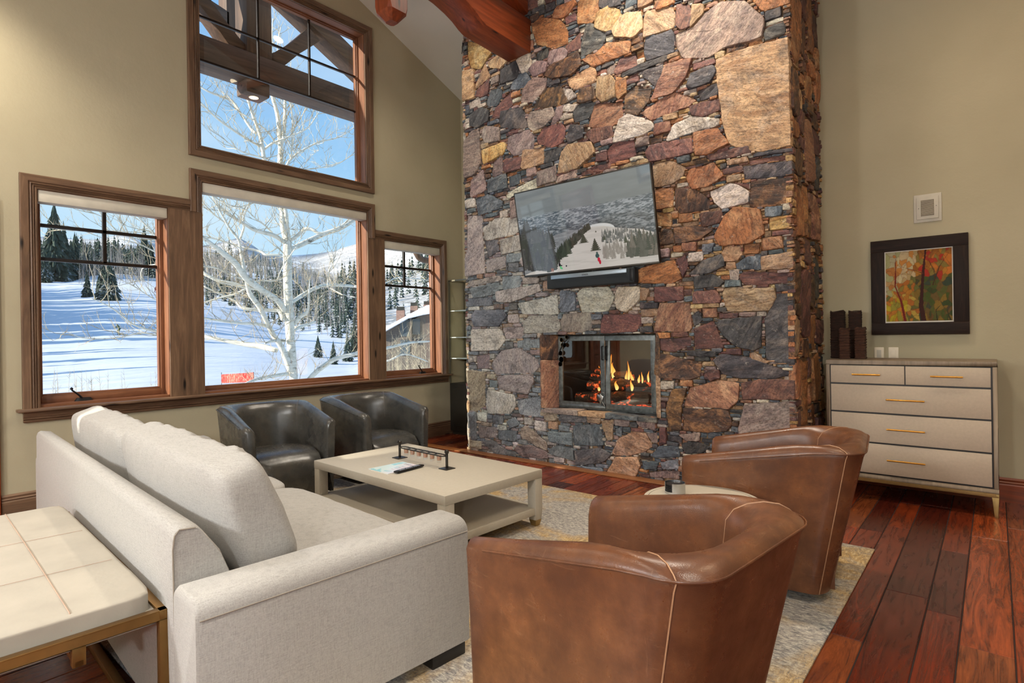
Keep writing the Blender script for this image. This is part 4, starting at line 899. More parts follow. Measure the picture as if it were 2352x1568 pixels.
# ------------------------------------------------------------------ rug
t = NT('distressed_rug', 0.95, spec=0.1)
v1 = t.co((1, 1, 1)); n1 = t.noise(v1, 1.5, 4, 0.6, 0.5); n2 = t.noise(t.co((16, 44, 1)), 1.7, 6, 0.8, 0.6); n3 = t.noise(t.co((1, 1, 1), (4, 2, 0)), 1.1, 3, 0.6, 0.6)
n4 = t.noise(t.co((44, 16, 1)), 1.5, 5, 0.8, 0.6); n5 = t.noise(t.co(), 130, 2, 0.8)
c = t.ramp(n2, [(0.38, srgb(104, 104, 108)), (0.50, srgb(160, 156, 150)), (0.62, srgb(206, 200, 186))])
gold = t.ramp(n4, [(0.36, srgb(112, 104, 94)), (0.5, srgb(184, 146, 80)), (0.62, srgb(214, 192, 148))])
c = t.mix(t.ramp(n1, [(0.46, g(0)), (0.57, g(0.85))]), c, gold)
blue = t.ramp(n2, [(0.40, srgb(86, 98, 106)), (0.53, srgb(148, 156, 160)), (0.64, srgb(200, 202, 196))])
c = t.mix(t.ramp(n3, [(0.52, g(0)), (0.62, g(0.7))]), c, blue)
c = t.mix(t.ramp(n5, [(0.3, g(0.35)), (0.6, g(0))]), c, srgb(110, 100, 88))
t.color(c); t.bump(n5, 0.5, 0.006); M['rug'] = t.m
o = MB().box(-5.02, -0.60, 0.80, 4.26, 0.0, RG).build('rug', M['rug'], None, 0.004)
tag(o, 'large distressed cream grey and gold area rug on the plank floor under the seating', 'rug')

# ------------------------------------------------------------------ sofa
sf = tag(empty('sofa', (-3.536, 0.827, RG), radians(-4)), 'long light linen sofa facing the coffee table, its back to the bench', 'sofa')
ar = MB()
def arm_mesh(x0, x1):
    m = MB(); n = 10; yb, yf = 0.0, 1.10
    prof = [(x0, 0.06), (x0, 0.54)]+[(x0+0.055-0.055*cos(PI/2*k/5), 0.54+0.055*sin(PI/2*k/5)) for k in range(1, 6)]+[(x1-0.055+0.055*sin(PI/2*k/5), 0.54+0.055*cos(PI/2*k/5)) for k in range(6)]+[(x1, 0.06)]
    rings = []
    for yy, s_, d in ((yb, 0.955, 0.010), (yb+0.012, 1, 0), (yb+0.3, 1, 0), (yf-0.3, 1, 0), (yf-0.015, 1, 0), (yf, 0.955, 0.012)):
        xc = (x0+x1)/2; rings.append([(xc+(x-xc)*s_, yy, z-d if z > 0.3 else z) for x, z in prof])
    m.rings(rings); return m
arm_mesh(1.455, 1.68).build('arm', M['linen'], sf, smooth=50); arm_mesh(-1.68, -1.455).build('arm', M['linen'], sf, smooth=50)
pf = [(0.0, 0.06), (-0.005, 0.45), (-0.004, 0.74), (0.004, 0.765), (0.02, 0.775), (0.075, 0.765), (0.092, 0.745), (0.15, 0.66), (0.225, 0.46), (0.235, 0.10)]
rings = []
for xx, s_ in ((-1.60, 0.96), (-1.585, 1), (-0.5, 1), (0.4, 1), (1.445, 1), (1.46, 0.96)):
    rings.append([(xx, 0.11+(y-0.11)*s_, z*(1-(1-s_)*0.35)) for y, z in pf])
MB().rings(rings).build('back_frame', M['linen'], sf, smooth=50)
MB().box(-1.46, 1.46, 0.2, 1.03, 0.06, 0.29).build('seat_frame', M['linen'], sf, 0.02)
for (a, b, sd_) in ((-1.452, -0.002, 3), (0.002, 1.452, 8)):
    cushion('seat_cushion', M['linen'], sf, ((a+b)/2, 0.665, 0.385), (b-a, 0.86, 0.165), puff=0.16, p=9, n=20, wr=0.004, seed=sd_)
for (a, b, sd_, dz, dy) in ((-1.50, -0.10, 2, 0.0, 0.0), (-0.04, 1.42, 6, 0.025, -0.01)):
    cushion('back_cushion', M['linen'], sf, ((a+b)/2, 0.315+dy, 0.685+dz), (b-a, 0.25, 0.51), puff=0.22, p=7, n=34, wr=0.020, tilt=radians(19), seed=sd_)
sm = MB()
seam = [(1.683, 0.0, 0.53), (1.683, 1.10, 0.53)]
sm.tube([(x_, 0.004+0*x_, 0.757) for x_ in (-1.58, 0, 1.44)], 0.0025, 5); sm.tube([(1.682, 0.01, 0.535), (1.682, 1.09, 0.535)], 0.0022, 5)
sm.tube([(1.461, y_, z_) for y_, z_ in ((0.002, 0.45), (0.0, 0.70), (0.006, 0.745), (0.02, 0.762), (0.07, 0.758))], 0.0026, 5)
sm.build('seam_piping', M['hide_seam'] if False else plain('linen_seam', srgb(150, 142, 130), 0.9), sf)
for x_, y_ in ((1.58, 0.99), (-1.58, 0.99), (1.58, 0.12), (-1.58, 0.12)):
    MB().box(x_-0.08, x_+0.09, y_-0.09, y_+0.09, 0, 0.062).build('leg', M['black_wood'], sf, 0.004)

# ------------------------------------------------------------------ bench behind the sofa
bn = tag(empty('bench', (-2.965, 0.43, 0), radians(-3)), 'cream hide upholstered bench on a bronze metal frame behind the sofa', 'bench')
BX, BY0, BY1 = 0.82, -0.62, 0.345
f = MB(); w = 0.032
fr = MB(); fr.box(-BX, BX, BY1-w, BY1, 0.475, 0.507).box(-BX, BX, BY0, BY0+w, 0.475, 0.507).box(-BX, -BX+w, BY0, BY1, 0.475, 0.507).box(BX-w, BX, BY0, BY1, 0.475, 0.507)
fr.build('top_frame', M['bronze'], bn, 0.002)
for x_ in (-BX+w/2, BX-w/2):
    for y_ in (BY0+w/2, BY1-w/2):
        MB().box(x_-w/2, x_+w/2, y_-w/2, y_+w/2, 0, 0.475).build('leg', M['bronze'], bn, 0.002)
MB().box(-BX, BX, BY1-w, BY1, 0.0, 0.03).build('floor_rail', M['bronze'], bn, 0.002)
MB().box(-BX, BX, BY0, BY0+w, 0.0, 0.03).build('floor_rail', M['bronze'], bn, 0.002)
MB().box(BX-w, BX, 0.08, 0.115, 0.415, 0.475).box(-BX, -BX+w, 0.08, 0.115, 0.415, 0.475).box(-BX, BX, 0.085, 0.11, 0.415, 0.435).build('under_brace', M['bronze'], bn, 0.002)
MB().box(-BX+w, BX-w, BY0+w, BY1-w, 0.455, 0.50).build('seat_board', M['hide'], bn, 0.004)
cushion('upholstered_top', M['hide'], bn, (0, (BY0+BY1)/2, 0.522), (2*BX-2*w-0.01, BY1-BY0-2*w-0.01, 0.082), puff=0.10, p=26, n=22, wr=0.002)
sm = MB()
zt_ = lambda x_, y_: 0.5665+0.0045*(1-abs(x_/BX)**2.5)
for y_ in (-0.30, 0.055): pass
for x_ in (-0.165, 0.345): sm.tube([(x_, BY0+0.06+(BY1-BY0-0.12)*k/10, 0.5662+0.004*sin(PI*k/10)) for k in range(11)], 0.0009, 5)
for y_ in (0.085,): sm.tube([(-BX+0.06+(2*BX-0.12)*k/12, y_, 0.5652+0.004*sin(PI*k/12)) for k in range(13)]+[(BX-0.042, y_, 0.548), (BX-0.038, y_, 0.515)], 0.0019, 5)
sm.build('hide_seam', M['hide_seam'], bn)

# ------------------------------------------------------------------ coffee table
ct = tag(empty('coffee_table', (-3.385, 2.94, RG), radians(-3)), 'square-edged light cream coffee table with a lower shelf in the middle of the rug', 'coffee table')
hx, hy, H_ = 0.81, 0.465, 0.42-RG
MB().box(-hx, hx, -hy, hy, H_-0.062, H_).build('table_top', M['linen_table'], ct, 0.004)
for sx_ in (-1, 1):
    for sy_ in (-1, 1):
        x0, y0 = sx_*(hx-0.04), sy_*(hy-0.04); m = MB()
        rg = lambda s_, z: [(x0-s_, y0-s_, z), (x0+s_, y0-s_, z), (x0+s_, y0+s_, z), (x0-s_, y0+s_, z)]
        m.rings([rg(0.032, 0.045), rg(0.038, 0.12), rg(0.038, H_-0.062)])
        lg = m.build('leg', M['linen_table'], ct, 0.002)
        MB().rings([rg(0.022, 0.0), rg(0.0325, 0.046)]).build('ferrule', M['brass2'], lg)
MB().box(-hx+0.01, hx-0.01, -hy+0.01, hy-0.01, 0.085, 0.135).build('lower_shelf', M['linen_table'], ct, 0.003)
TZ = 0.42
# shot rack
rk = tag(empty('shot_glass_rack', (-3.425, 2.972, TZ), radians(-3.8)), 'black metal rack holding a row of shot glasses on the coffee table', 'rack')
HL = 0.298
for s_ in (-1, 1):
    MB().box(s_*HL-0.045, s_*HL+0.045, -0.045, 0.045, 0, 0.006).build('base_plate', M['gunmetal'], rk, 0.001)
    m = MB(); m.box(s_*HL-0.010, s_*HL+0.010, -0.006, 0.006, 0.006, 0.115); m.build('upright', M['gunmetal'], rk, 0.002)
    m = MB(); m.tube([(s_*HL, -0.009, 0.125), (s_*HL, 0.009, 0.125)], 0.016, 16); m.tube([(s_*HL, -0.013, 0.125), (s_*HL, 0.013, 0.125)], 0.008, 10); m.build('round_finial', M['gunmetal'], rk, 0.001)
m = MB(); ol = []; R_ = 0.030
for k in range(9): a = PI/2+PI*k/8; ol.append((-HL+0.045+R_*cos(a), R_*sin(a)))
for k in range(9): a = -PI/2+PI*k/8; ol.append((HL-0.045+R_*cos(a), R_*sin(a)))
inn = [(x_*0.985, y_*0.82) for x_, y_ in ol]
m.rings([[(x_, y_, 0.088) for x_, y_ in ol], [(x_, y_, 0.096) for x_, y_ in ol], [(x_, y_, 0.096) for x_, y_ in inn], [(x_, y_, 0.088) for x_, y_ in inn], [(x_, y_, 0.088) for x_, y_ in ol]], cap0=False, cap1=False)
for s_ in (-1, 1): m.box(s_*HL-0.02 if s_ > 0 else -HL, HL if s_ > 0 else -HL+0.02, -0.008, 0.008, 0.088, 0.096)
for k in range(5): x_ = -0.25+0.5*(k+1)/6; m.box(x_-0.004, x_+0.004, -0.026, 0.026, 0.089, 0.095)
m.build('glass_holder_rail', M['gunmetal'], rk)
M['amber'] = plain('rose_liquid', srgb(196, 140, 108), 0.2)
gl = None
for k in range(6):
    x_ = -0.208+0.0833*k
    if gl is None:
        gl = tag(empty('shot_glass'), None, 'glass', 'shot glasses hanging in the rack')
        MB().lathe([(0.0165, 0.0), (0.0175, 0.004), (0.021, 0.070), (0.0195, 0.070), (0.016, 0.016), (0.001, 0.014)], (0, 0, 0), 20).build('glass_body', M['shot_glass'], gl, smooth=40)
        MB().lathe([(0.0155, 0.018), (0.0185, 0.052), (0.001, 0.0525)], (0, 0, 0), 16).build('drink', M['amber'], gl, smooth=40)
        q = gl
    else: q = copy_tree(gl)
    a = radians(-3.8); q.location = (-3.425+x_*cos(a), 2.972+x_*sin(a), TZ+0.034)
    q['label'] = ['shot glass of rosy drink at the window end of the rack', 'second shot glass in the rack from the window end', 'third shot glass in the rack from the window end', 'fourth shot glass in the rack from the window end', 'fifth shot glass in the rack, next to the last', 'shot glass of rosy drink at the right end of the rack'][k]
# magazine and remote
mg = tag(empty('magazine', (-3.455, 2.735, TZ), radians(-3)), 'glossy magazine with a pale turquoise and pink cover on the coffee table', 'magazine')
MB().box(-0.125, 0.125, -0.155, 0.155, 0, 0.005).build('pages', plain('paper_pages', srgb(224, 222, 216), 0.7), mg)
NXm, NYm = 60, 74; u_, v_ = np.meshgrid(np.linspace(0, 1, NXm), np.linspace(0, 1, NYm)); nn = fbm(u_*6, v_*6, 31)
im = np.where((nn > .55)[..., None], L3((150, 206, 214)), L3((206, 226, 226))); k_ = np.clip(1.6*(u_+v_*0.6)-0.9, 0, 1)[..., None]; im = im*(1-k_)+L3((226, 214, 222))*k_
im = np.where(((v_ > .84) & (v_ < .92) & (np.sin(u_*60) > -0.2) & (u_ > .3))[..., None], L3((150, 150, 160)), im)
for b0 in (.35, .45, .55, .65): im = np.where(((np.abs(v_-b0) < .012) & (u_ > .55) & (u_ < .9))[..., None], L3((190, 170, 186)), im)
t = NT('magazine_cover', 0.25); t.color(t.attr('pic')); X_, Y_ = np.meshgrid(np.linspace(-.125, .125, NXm), np.linspace(-.155, .155, NYm))
me = grid_mesh('cover', X_, Y_, X_*0+0.0056, im); obj('cover', me, t.m, mg)
rm = tag(empty('remote_control', (-3.318, 2.752, TZ+0.0062), radians(4)), 'slim black remote control lying on the edge of the magazine', 'remote control')
MB().box(-0.022, 0.022, -0.135, 0.135, 0, 0.014).build('remote_body', M['black'], rm, 0.005)
m = MB()
for k in range(11):
    for q in (-1, 0, 1):
        if k % 4 == 3 and q == 0: continue
        m.box(q*0.013-0.004, q*0.013+0.004, -0.10+k*0.019, -0.092+k*0.019, 0.0138, 0.0155)
m.build('buttons', plain('grey_buttons', srgb(150, 156, 170), 0.5), rm)

# ------------------------------------------------------------------ side table, coaster holder
st = tag(empty('side_table', (-1.145, 2.835, RG)), 'round light side table between the two tan leather armchairs', 'side table')
MB().lathe([(0.270, 0.515), (0.285, 0.520), (0.288, 0.535), (0.286, 0.546), (0.276, 0.548), (0.001, 0.548)], n=64).build('table_top', M['linen_table'], st, smooth=30)
MB().lathe([(0.262, 0.5480), (0.2632, 0.5486), (0.2645, 0.5480)], n=64, cap0=False, cap1=False).build('top_ring', M['black'], st)
MB().lathe([(0.03, 0.03), (0.022, 0.06), (0.022, 0.46), (0.06, 0.515)], n=24).build('pedestal', M['bronze'], st, smooth=40)
MB().lathe([(0.19, 0), (0.19, 0.012), (0.03, 0.03)], n=40).build('base', M['bronze'], st, smooth=30)
SZ = RG+0.548
ch_ = tag(empty('coaster_holder', (-1.300, 2.865, SZ), radians(-24)), 'round brushed steel coaster holder on the side table', 'coaster holder')
m = MB(); n = 48; a0, a1 = radians(-90+32), radians(270-32); ri, ro = 0.0500, 0.0525
def wallseg(b0, b1, z0, z1, k):
    ro_ = [(ro*cos(b0+(b1-b0)*q/k), ro*sin(b0+(b1-b0)*q/k)) for q in range(k+1)]; ri_ = [(ri*cos(b0+(b1-b0)*q/k), ri*sin(b0+(b1-b0)*q/k)) for q in range(k+1)]
    pl = ro_+ri_[::-1]; m.rings([[(x_, y_, z0) for x_, y_ in pl], [(x_, y_, z1) for x_, y_ in pl]])
wallseg(a0, a1, 0.003, 0.056, 40); wallseg(a1-2*PI, a0, 0.003, 0.012, 12)
m.lathe([(ro, 0), (ro, 0.003), (0.001, 0.003)], n=48); m.build('steel_shell', M['steel'], ch_, smooth=35)
cs = None
for k in range(5):
    if cs is None: cs = MB().lathe([(0.0475, 0.0), (0.0475, 0.0075), (0.001, 0.0075)], n=40).build('coaster', M['black'], None, smooth=30)
    else: cs_ = cs.copy(); C.objects.link(cs_); 
    q = cs if k == 0 else cs_
    q.location = (-1.300, 2.865, SZ+0.0035+k*0.0095)
    tag(q, ['black round coaster at the bottom of the holder', 'black round coaster second from the bottom of the holder', 'black round coaster in the middle of the stack in the holder', 'black round coaster second from the top in the holder', 'black round coaster on top of the stack in the holder'][k], 'coaster', 'coasters stacked in the holder')

# ------------------------------------------------------------------ dresser
dr = tag(empty('dresser', (-0.553, 5.78, 0)), 'light five-drawer dresser in greyed oak with brass pulls against the picture wall', 'dresser')
DX, DF, DB, DZ0, DZ1 = 0.563, -0.26, 0.28, 0.178, 1.15
m = MB(); m.box(-DX, DX, DF, DB, DZ1-0.035, DZ1).box(-DX, DX, DF, DB, DZ0, DZ0+0.035).box(-DX, -DX+0.028, DF, DB, DZ0+0.035, DZ1-0.035).box(DX-0.028, DX, DF, DB, DZ0+0.035, DZ1-0.035).box(-DX+0.02, DX-0.02, DF+0.05, DB, DZ0+0.03, DZ1-0.03)
m.build('carcass', M['grey_oak'], dr, 0.003)
MB().box(-DX+0.028, DX-0.028, DF+0.012, DF+0.05, DZ0+0.035, DZ1-0.035).build('drawer_recess', M['black_wood'], dr)
rows = [(0.958, 1.108, 2), (0.722, 0.948, 1), (0.478, 0.712, 1), (0.222, 0.468, 1)]
for z0_, z1_, n_ in rows:
    for q in range(n_):
        a = -DX+0.036+(q*(2*DX-0.066)/n_); b = a+(2*DX-0.066)/n_-0.008
        d_ = MB().box(a, b, DF+0.002, DF+0.03, z0_+0.002, z1_-0.002).build('drawer', M['drawer'], dr, 0.002)
        hw_ = 0.10 if n_ == 2 else 0.127; xc, zc = (a+b)/2, (z0_+z1_)/2+(0.0 if n_ == 2 else 0.0)
        hm = MB().tube([(xc-hw_, DF-0.026, zc), (xc+hw_, DF-0.026, zc)], 0.0065, 10)
        for s_ in (-1, 1): hm.tube([(xc+s_*(hw_-0.02), DF-0.026, zc), (xc+s_*(hw_-0.02), DF+0.004, zc)], 0.004, 8)
        hm.build('pull_handle', M['brass'], d_, smooth=40)
MB().box(-DX, DX, DF, DF+0.02, DZ0-0.028, DZ0).box(-DX, DX, DB-0.02, DB, DZ0-0.028, DZ0).box(-DX, -DX+0.02, DF, DB, DZ0-0.028, DZ0).box(DX-0.02, DX, DF, DB, DZ0-0.028, DZ0).build('base_rail', M['brass2'], dr, 0.002)
for sx_ in (-1, 1):
    for y_, sy_ in ((DF, 1), (DB, -1)):
        x_ = sx_*DX; q = lambda s_, z: [(x_-sx_*s_, y_, z), (x_, y_, z), (x_, y_+sy_*s_, z), (x_-sx_*s_, y_+sy_*s_, z)]
        q0 = lambda s_, z: [(x_-sx_*(s_+0.006)+0, y_+0.004*sy_, z), (x_-sx_*0.006, y_+0.004*sy_, z), (x_-sx_*0.006, y_+sy_*(s_+0.004), z), (x_-sx_*(s_+0.006), y_+sy_*(s_+0.004), z)]
        MB().rings([q0(0.020, 0.0), q0(0.024, 0.03), q(0.042, DZ0-0.028)]).build('leg', M['brass2'], dr, 0.002)
DT = 1.15
t = NT('charred_carved_wood', 0.6); f = t.noise(t.co((10, 10, 60)), 2, 5, 0.7, 1); t.color(t.ramp(f, [(0.35, srgb(26, 18, 15)), (0.6, srgb(62, 36, 26)), (0.75, srgb(104, 66, 46))])); t.bump(f, 1.0, 0.02); M['carved'] = t.m
t = NT('ribbed_brown_wood', 0.55); f = t.noise(t.co((10, 10, 80)), 2, 5, 0.7, 1); t.color(t.ramp(f, [(0.35, srgb(50, 30, 24)), (0.6, srgb(104, 66, 48)), (0.75, srgb(146, 104, 80))])); t.bump(f, 1.0, 0.02); M['carved_b'] = t.m
def totem(loc, w, d, h, rib, rz, label):
    rd = random.Random(int(h*1000)+int(loc[0]*-777)); rings = []; n = 16; K = int(h/0.011)
    for k in range(K+1):
        z = h*k/K; e_ = (0.005 if rib else 0.003)*(1 if k % 2 else -0.4)*rd.uniform(0.3, 1.2); ring = []
        for q in range(n):
            a = 2*PI*q/n; cx_, cy_ = cos(a), sin(a); L = (abs(cx_)**8+abs(cy_)**8)**(1/8)
            jj = rd.uniform(-0.0015, 0.0015)
            ring.append((cx_/L*(w/2+e_+jj), cy_/L*(d/2+e_+jj), z+(0.010*sin(3*a+w*90) if k == K else 0)))
        rings.append(ring)
    o = MB().rings(rings).build('carved_wood_column', M['carved'], None, smooth=35); o.location = loc; o.rotation_euler = (0, 0, rz)
    if rib: o.data.materials[0] = M['carved_b']
    tag(o, label, 'carved column', 'dark carved wood columns on the dresser')
totem((-1.095, 5.93, DT), 0.115, 0.10, 0.425, False, 0.0, 'tall dark carved wood column at the chimney end of the dresser top')
totem((-0.958, 5.93, DT), 0.100, 0.10, 0.42, False, 0.05, 'tall dark carved wood column, the right one of the two tall ones on the dresser')
totem((-1.010, 5.74, DT), 0.078, 0.07, 0.265, True, 0.1, 'short ribbed brown carved column in front of the left tall one')
totem((-0.895, 5.78, DT), 0.078, 0.08, 0.27, True, -0.05, 'short ribbed brown carved column nearest the light switches')

# ------------------------------------------------------------------ picture, vent, switches
pc_ = tag(empty('framed_painting', (-0.505, 6.098, 1.775)), 'abstract autumn painting in a wide dark wood frame above the dresser', 'painting')
PW, PH, fw = 0.346, 0.419, 0.103
m = MB(); z_f = -0.038
for (x0, x1, z0_, z1_, hor) in ((-PW, PW, PH-fw, PH, 1), (-PW, PW, -PH, -PH+fw, 1), (-PW, -PW+fw, -PH+fw, PH-fw, 0), (PW-fw, PW, -PH+fw, PH-fw, 0)):
    MB().box(x0, x1, z_f, 0, z0_, z1_).build('frame', wood('dark_frame_oak_'+'zx'[hor], srgb(16, 11, 9), srgb(32, 22, 17), srgb(56, 38, 28), 'zx'[hor], 0.6, False, 3, 0.2), pc_, 0.003)
MB().box(-PW+fw, PW-fw, -0.018, -0.006, -PH+fw, PH-fw).build('backing_board', plain('white_mat', srgb(222, 216, 204), 0.8), pc_)
NXp, NYp = 150, 196; u_, v_ = np.meshgrid(np.linspace(0, 1, NXp), np.linspace(0, 1, NYp)); rs = np.random.RandomState(12)
pts = rs.rand(230, 2); wob = fbm(u_*8, v_*8, 40)*0.09; wob2 = fbm(u_*8+20, v_*8, 44)*0.09
dd = np.full(u_.shape, 9.0); d2 = dd.copy(); ii = np.zeros(u_.shape, int)
for k in range(len(pts)):
    d_ = np.hypot((u_+wob-0.03-pts[k, 0])*(1.0 if k % 3 else 1.5), v_+wob2-0.03-pts[k, 1]); nw = d_ < dd; d2 = np.where(nw, dd, np.minimum(d2, d_)); ii = np.where(nw, k, ii); dd = np.where(nw, d_, dd)
pc2 = []
for x_, y_ in pts:
    if x_ < .5 and y_ < .42 and x_ > .18: P0 = [(222, 196, 150), (226, 210, 160), (206, 176, 120), (222, 150, 70)]
    elif x_ < .2 and y_ < .6: P0 = [(214, 170, 110), (190, 186, 130), (204, 134, 66), (200, 190, 150)]
    elif y_ < .4: P0 = [(206, 140, 50), (220, 130, 50), (176, 110, 40), (190, 60, 40), (150, 130, 60)]
    elif x_ < .35 and y_ > .7: P0 = [(214, 190, 50), (200, 170, 40), (222, 140, 50), (170, 160, 60)]
    elif x_ < .5: P0 = [(210, 140, 50), (200, 120, 50), (160, 140, 60), (120, 120, 60), (214, 180, 80)]
    else: P0 = [(84, 98, 44), (70, 84, 44), (100, 104, 50), (120, 96, 50), (66, 80, 60), (150, 120, 50)]
    pc2.append(L3(P0[rs.randint(len(P0))]))
im = np.array(pc2)[ii]; edge = (0.45+0.55*np.clip((d2-dd)/0.010, 0, 1))[..., None]; im = im*edge+L3((120, 70, 40))*(1-edge); im *= 0.62*(0.85+0.35*fbm(u_*30, v_*30, 50))[..., None]
def stroke(p, w0, w1, col):
    global im
    for k in range(len(p)-1):
        (x0, y0), (x1, y1) = p[k], p[k+1]
        t_ = np.clip(((u_-x0)*(x1-x0)+(v_-y0)*(y1-y0))/((x1-x0)**2+(y1-y0)**2), 0, 1); d_ = np.hypot(u_-x0-t_*(x1-x0), v_-y0-t_*(y1-y0)); w_ = w0+(w1-w0)*(k+t_)/(len(p)-1)
        im = np.where((d_+wob*0.15 < w_)[..., None], L3(col), im)
stroke([(.58, 1.0), (.54, .78), (.56, .55), (.58, .30), (.62, .0)], .045, .018, (58, 28, 22)); stroke([(.30, 1), (.24, .72), (.15, .5), (.16, .1)], .028, .010, (110, 34, 24))
stroke([(.57, .33), (.42, .27), (.25, .22)], .014, .008, (90, 40, 30)); stroke([(.72, .5), (.82, .25), (.97, .05)], .012, .008, (70, 40, 24)); stroke([(.66, .14), (.74, .3), (.76, .5)], .010, .008, (80, 40, 24)); stroke([(.78, 1), (.76, .85), (.9, .72)], .014, .008, (50, 50, 30)); stroke([(.97, 1), (.92, .85)], .02, .01, (50, 50, 30))
t = NT('painted_panel', 0.6, spec=0.15); t.color(t.attr('pic')); X_, Z_ = np.meshgrid(np.linspace(-PW+fw+.008, PW-fw-.008, NXp), np.linspace(PH-fw-.008, -PH+fw+.012, NYp))
obj('painted_panel', grid_mesh('painted_panel', X_, X_*0-0.0195, Z_, im), t.m, pc_)
vt = tag(empty('wall_vent', (-0.431, 6.10, 2.44)), 'square cream wall vent with a small louvred grille above the painting', 'vent')
m = MB()
for (s_, d0, d1) in ((0.098, -0.010, 0), (0.078, -0.020, -0.010)): m.box(-s_, s_, d0, d1, -s_*1.22, s_*1.22)
m.build('vent_frame', M['screen_cream'], vt, 0.004)
MB().box(-0.046, 0.046, -0.0215, -0.0195, -0.068, 0.068).build('vent_recess', plain('vent_backing', srgb(120, 106, 84), 0.8), vt)  # darker tan panel behind the louvres
m = MB()
for k in range(16): z_ = -0.064+k*0.0085; m.add([(-0.045, -0.0215, z_), (0.045, -0.0215, z_), (0.045, -0.026, z_+0.004), (-0.045, -0.026, z_+0.004), (-0.045, -0.0215, z_+0.0052), (0.045, -0.0215, z_+0.0052)], [(0, 1, 2, 3), (3, 2, 5, 4)])
m.build('louvres', M['screen_cream'], vt)
MB().tube([(-0.062, -0.022, 0.0), (-0.062, -0.019, 0.0)], 0.003, 8).build('screw', M['black'], vt)
MB().tube([(0.062, -0.022, 0.01), (0.062, -0.019, 0.01)], 0.003, 8).build('screw', M['black'], vt)
for (x_, lab, col) in ((-0.802, 'cream rocker light switch nearer the carved columns', 0), (-0.693, 'cream rocker light switch, the right one below the painting', 1)):
    sw_ = tag(empty('light_switch', (x_, 6.10, 1.185)), lab, 'light switch', 'pair of light switches on the picture wall')
    MB().box(-0.037, 0.037, -0.006, 0, -0.058, 0.058).build('cover_plate', M['white_plastic'], sw_, 0.002)
    MB().box(-0.017, 0.017, -0.009, -0.004, -0.034, 0.034).build('rocker', M['screen_cream'] if col == 0 else M['white_plastic'], sw_, 0.002)

# ------------------------------------------------------------------ shelf unit behind the chimney
eg = tag(empty('shelving_unit', (-5.50, 5.93, 0)), 'slim grey metal shelving unit with glass shelves above a dark cabinet, behind the chimney', 'shelving unit')
EX0, EX1, EY0, EY1 = -0.53, 0.50, -0.155, 0.165
MB().box(EX0, EX1, EY0, EY1, 0.05, 0.73).build('cabinet', M['dark_cab'], eg, 0.004)
MB().box(EX0+0.03, EX1, EY0+0.02, EY1, 0.0, 0.05).build('plinth', M['dark_cab'], eg)
m = MB()
for (a, b) in ((EX0+0.08, -0.03), (0.0, EX1-0.05)): m.box(a, b, EY0-0.012, EY0, 0.12, 0.66)
m.build('cabinet_door', M['dark_cab'], eg, 0.003)
for (x_, y_) in ((EX0, EY0), (EX1-0.02, EY0), (EX0, EY1-0.02), (EX1-0.02, EY1-0.02)): MB().box(x_, x_+0.02, y_, y_+0.02, 0.73, 2.19).build('post', M['grey_metal'], eg)
MB().box(EX0, EX1, EY0, EY0+0.02, 2.19, 2.21).box(EX0, EX1, EY1-0.02, EY1, 2.19, 2.21).box(EX0, EX0+0.02, EY0, EY1, 2.19, 2.21).box(EX1-0.02, EX1, EY0, EY1, 2.19, 2.21).build('top_rail', M['grey_metal'], eg)
for z_ in (1.99, 0.98): MB().box(EX0, EX1, EY1-0.02, EY1, z_, z_+0.015).build('back_rail', M['grey_metal'], eg)
M['shelf_glass'] = plain('frosted_shelf', srgb(206, 220, 212), 0.15)
for z_ in (1.76, 1.38, 1.08): MB().box(EX0+0.004, EX1-0.004, EY0+0.004, EY1-0.004, z_, z_+0.012).build('shelf', M['shelf_glass'], eg, 0.002)
LAMP = 4.6
# ------------------------------------------------------------------ lamps of the room and added fill globes
M['lamp_lens'] = emit('lamp_lens', (1.0, 0.80, 0.52, 1), 14)
CANS = [(-5.35, 0.35, 60), (-1.9, 4.3, 66), (-2.9, 4.35, 60), (-4.6, 4.2, 36), (0.3, 4.6, 32), (1.8, 4.4, 16), (0.6, 1.6, 52), (-2.6, 0.2, 30), (2.4, 0.8, 50), (-0.9, -1.6, 60), (-3.9, -1.8, 50)]
for i, (x_, y_, p_) in enumerate(CANS):
    z_ = ceil_z(y_); sl = -SL if y_ > RIDGE_Y else SL; ang = math.atan(sl)
    r = tag(empty('recessed_light', (x_, y_, z_)), 'round recessed downlight in the sloped ceiling', 'ceiling light', 'recessed downlights in the ceiling'); r.rotation_euler = (ang, 0, 0)
    MB().lathe([(0.095, 0.0), (0.095, -0.006), (0.078, -0.008), (0.072, 0.0)], n=28, cap0=False, cap1=False).build('trim_ring', M['white_plastic'], r, smooth=40)
    MB().lathe([(0.072, -0.003), (0.001, -0.003)], n=24).build('lens', M['lamp_lens'], r)
    l = bpy.data.lights.new('downlight', 'SPOT'); lo = bpy.data.objects.new('downlight', l); C.objects.link(lo); lo.location = (x_, y_, z_-0.06)
    l.energy = p_*LAMP; l.color = (1.0, 0.89, 0.74) if x_ < 0 or y_ < 2 else (1.0, 0.74, 0.48); l.spot_size = radians(120); l.spot_blend = 0.9; l.shadow_soft_size = 0.12
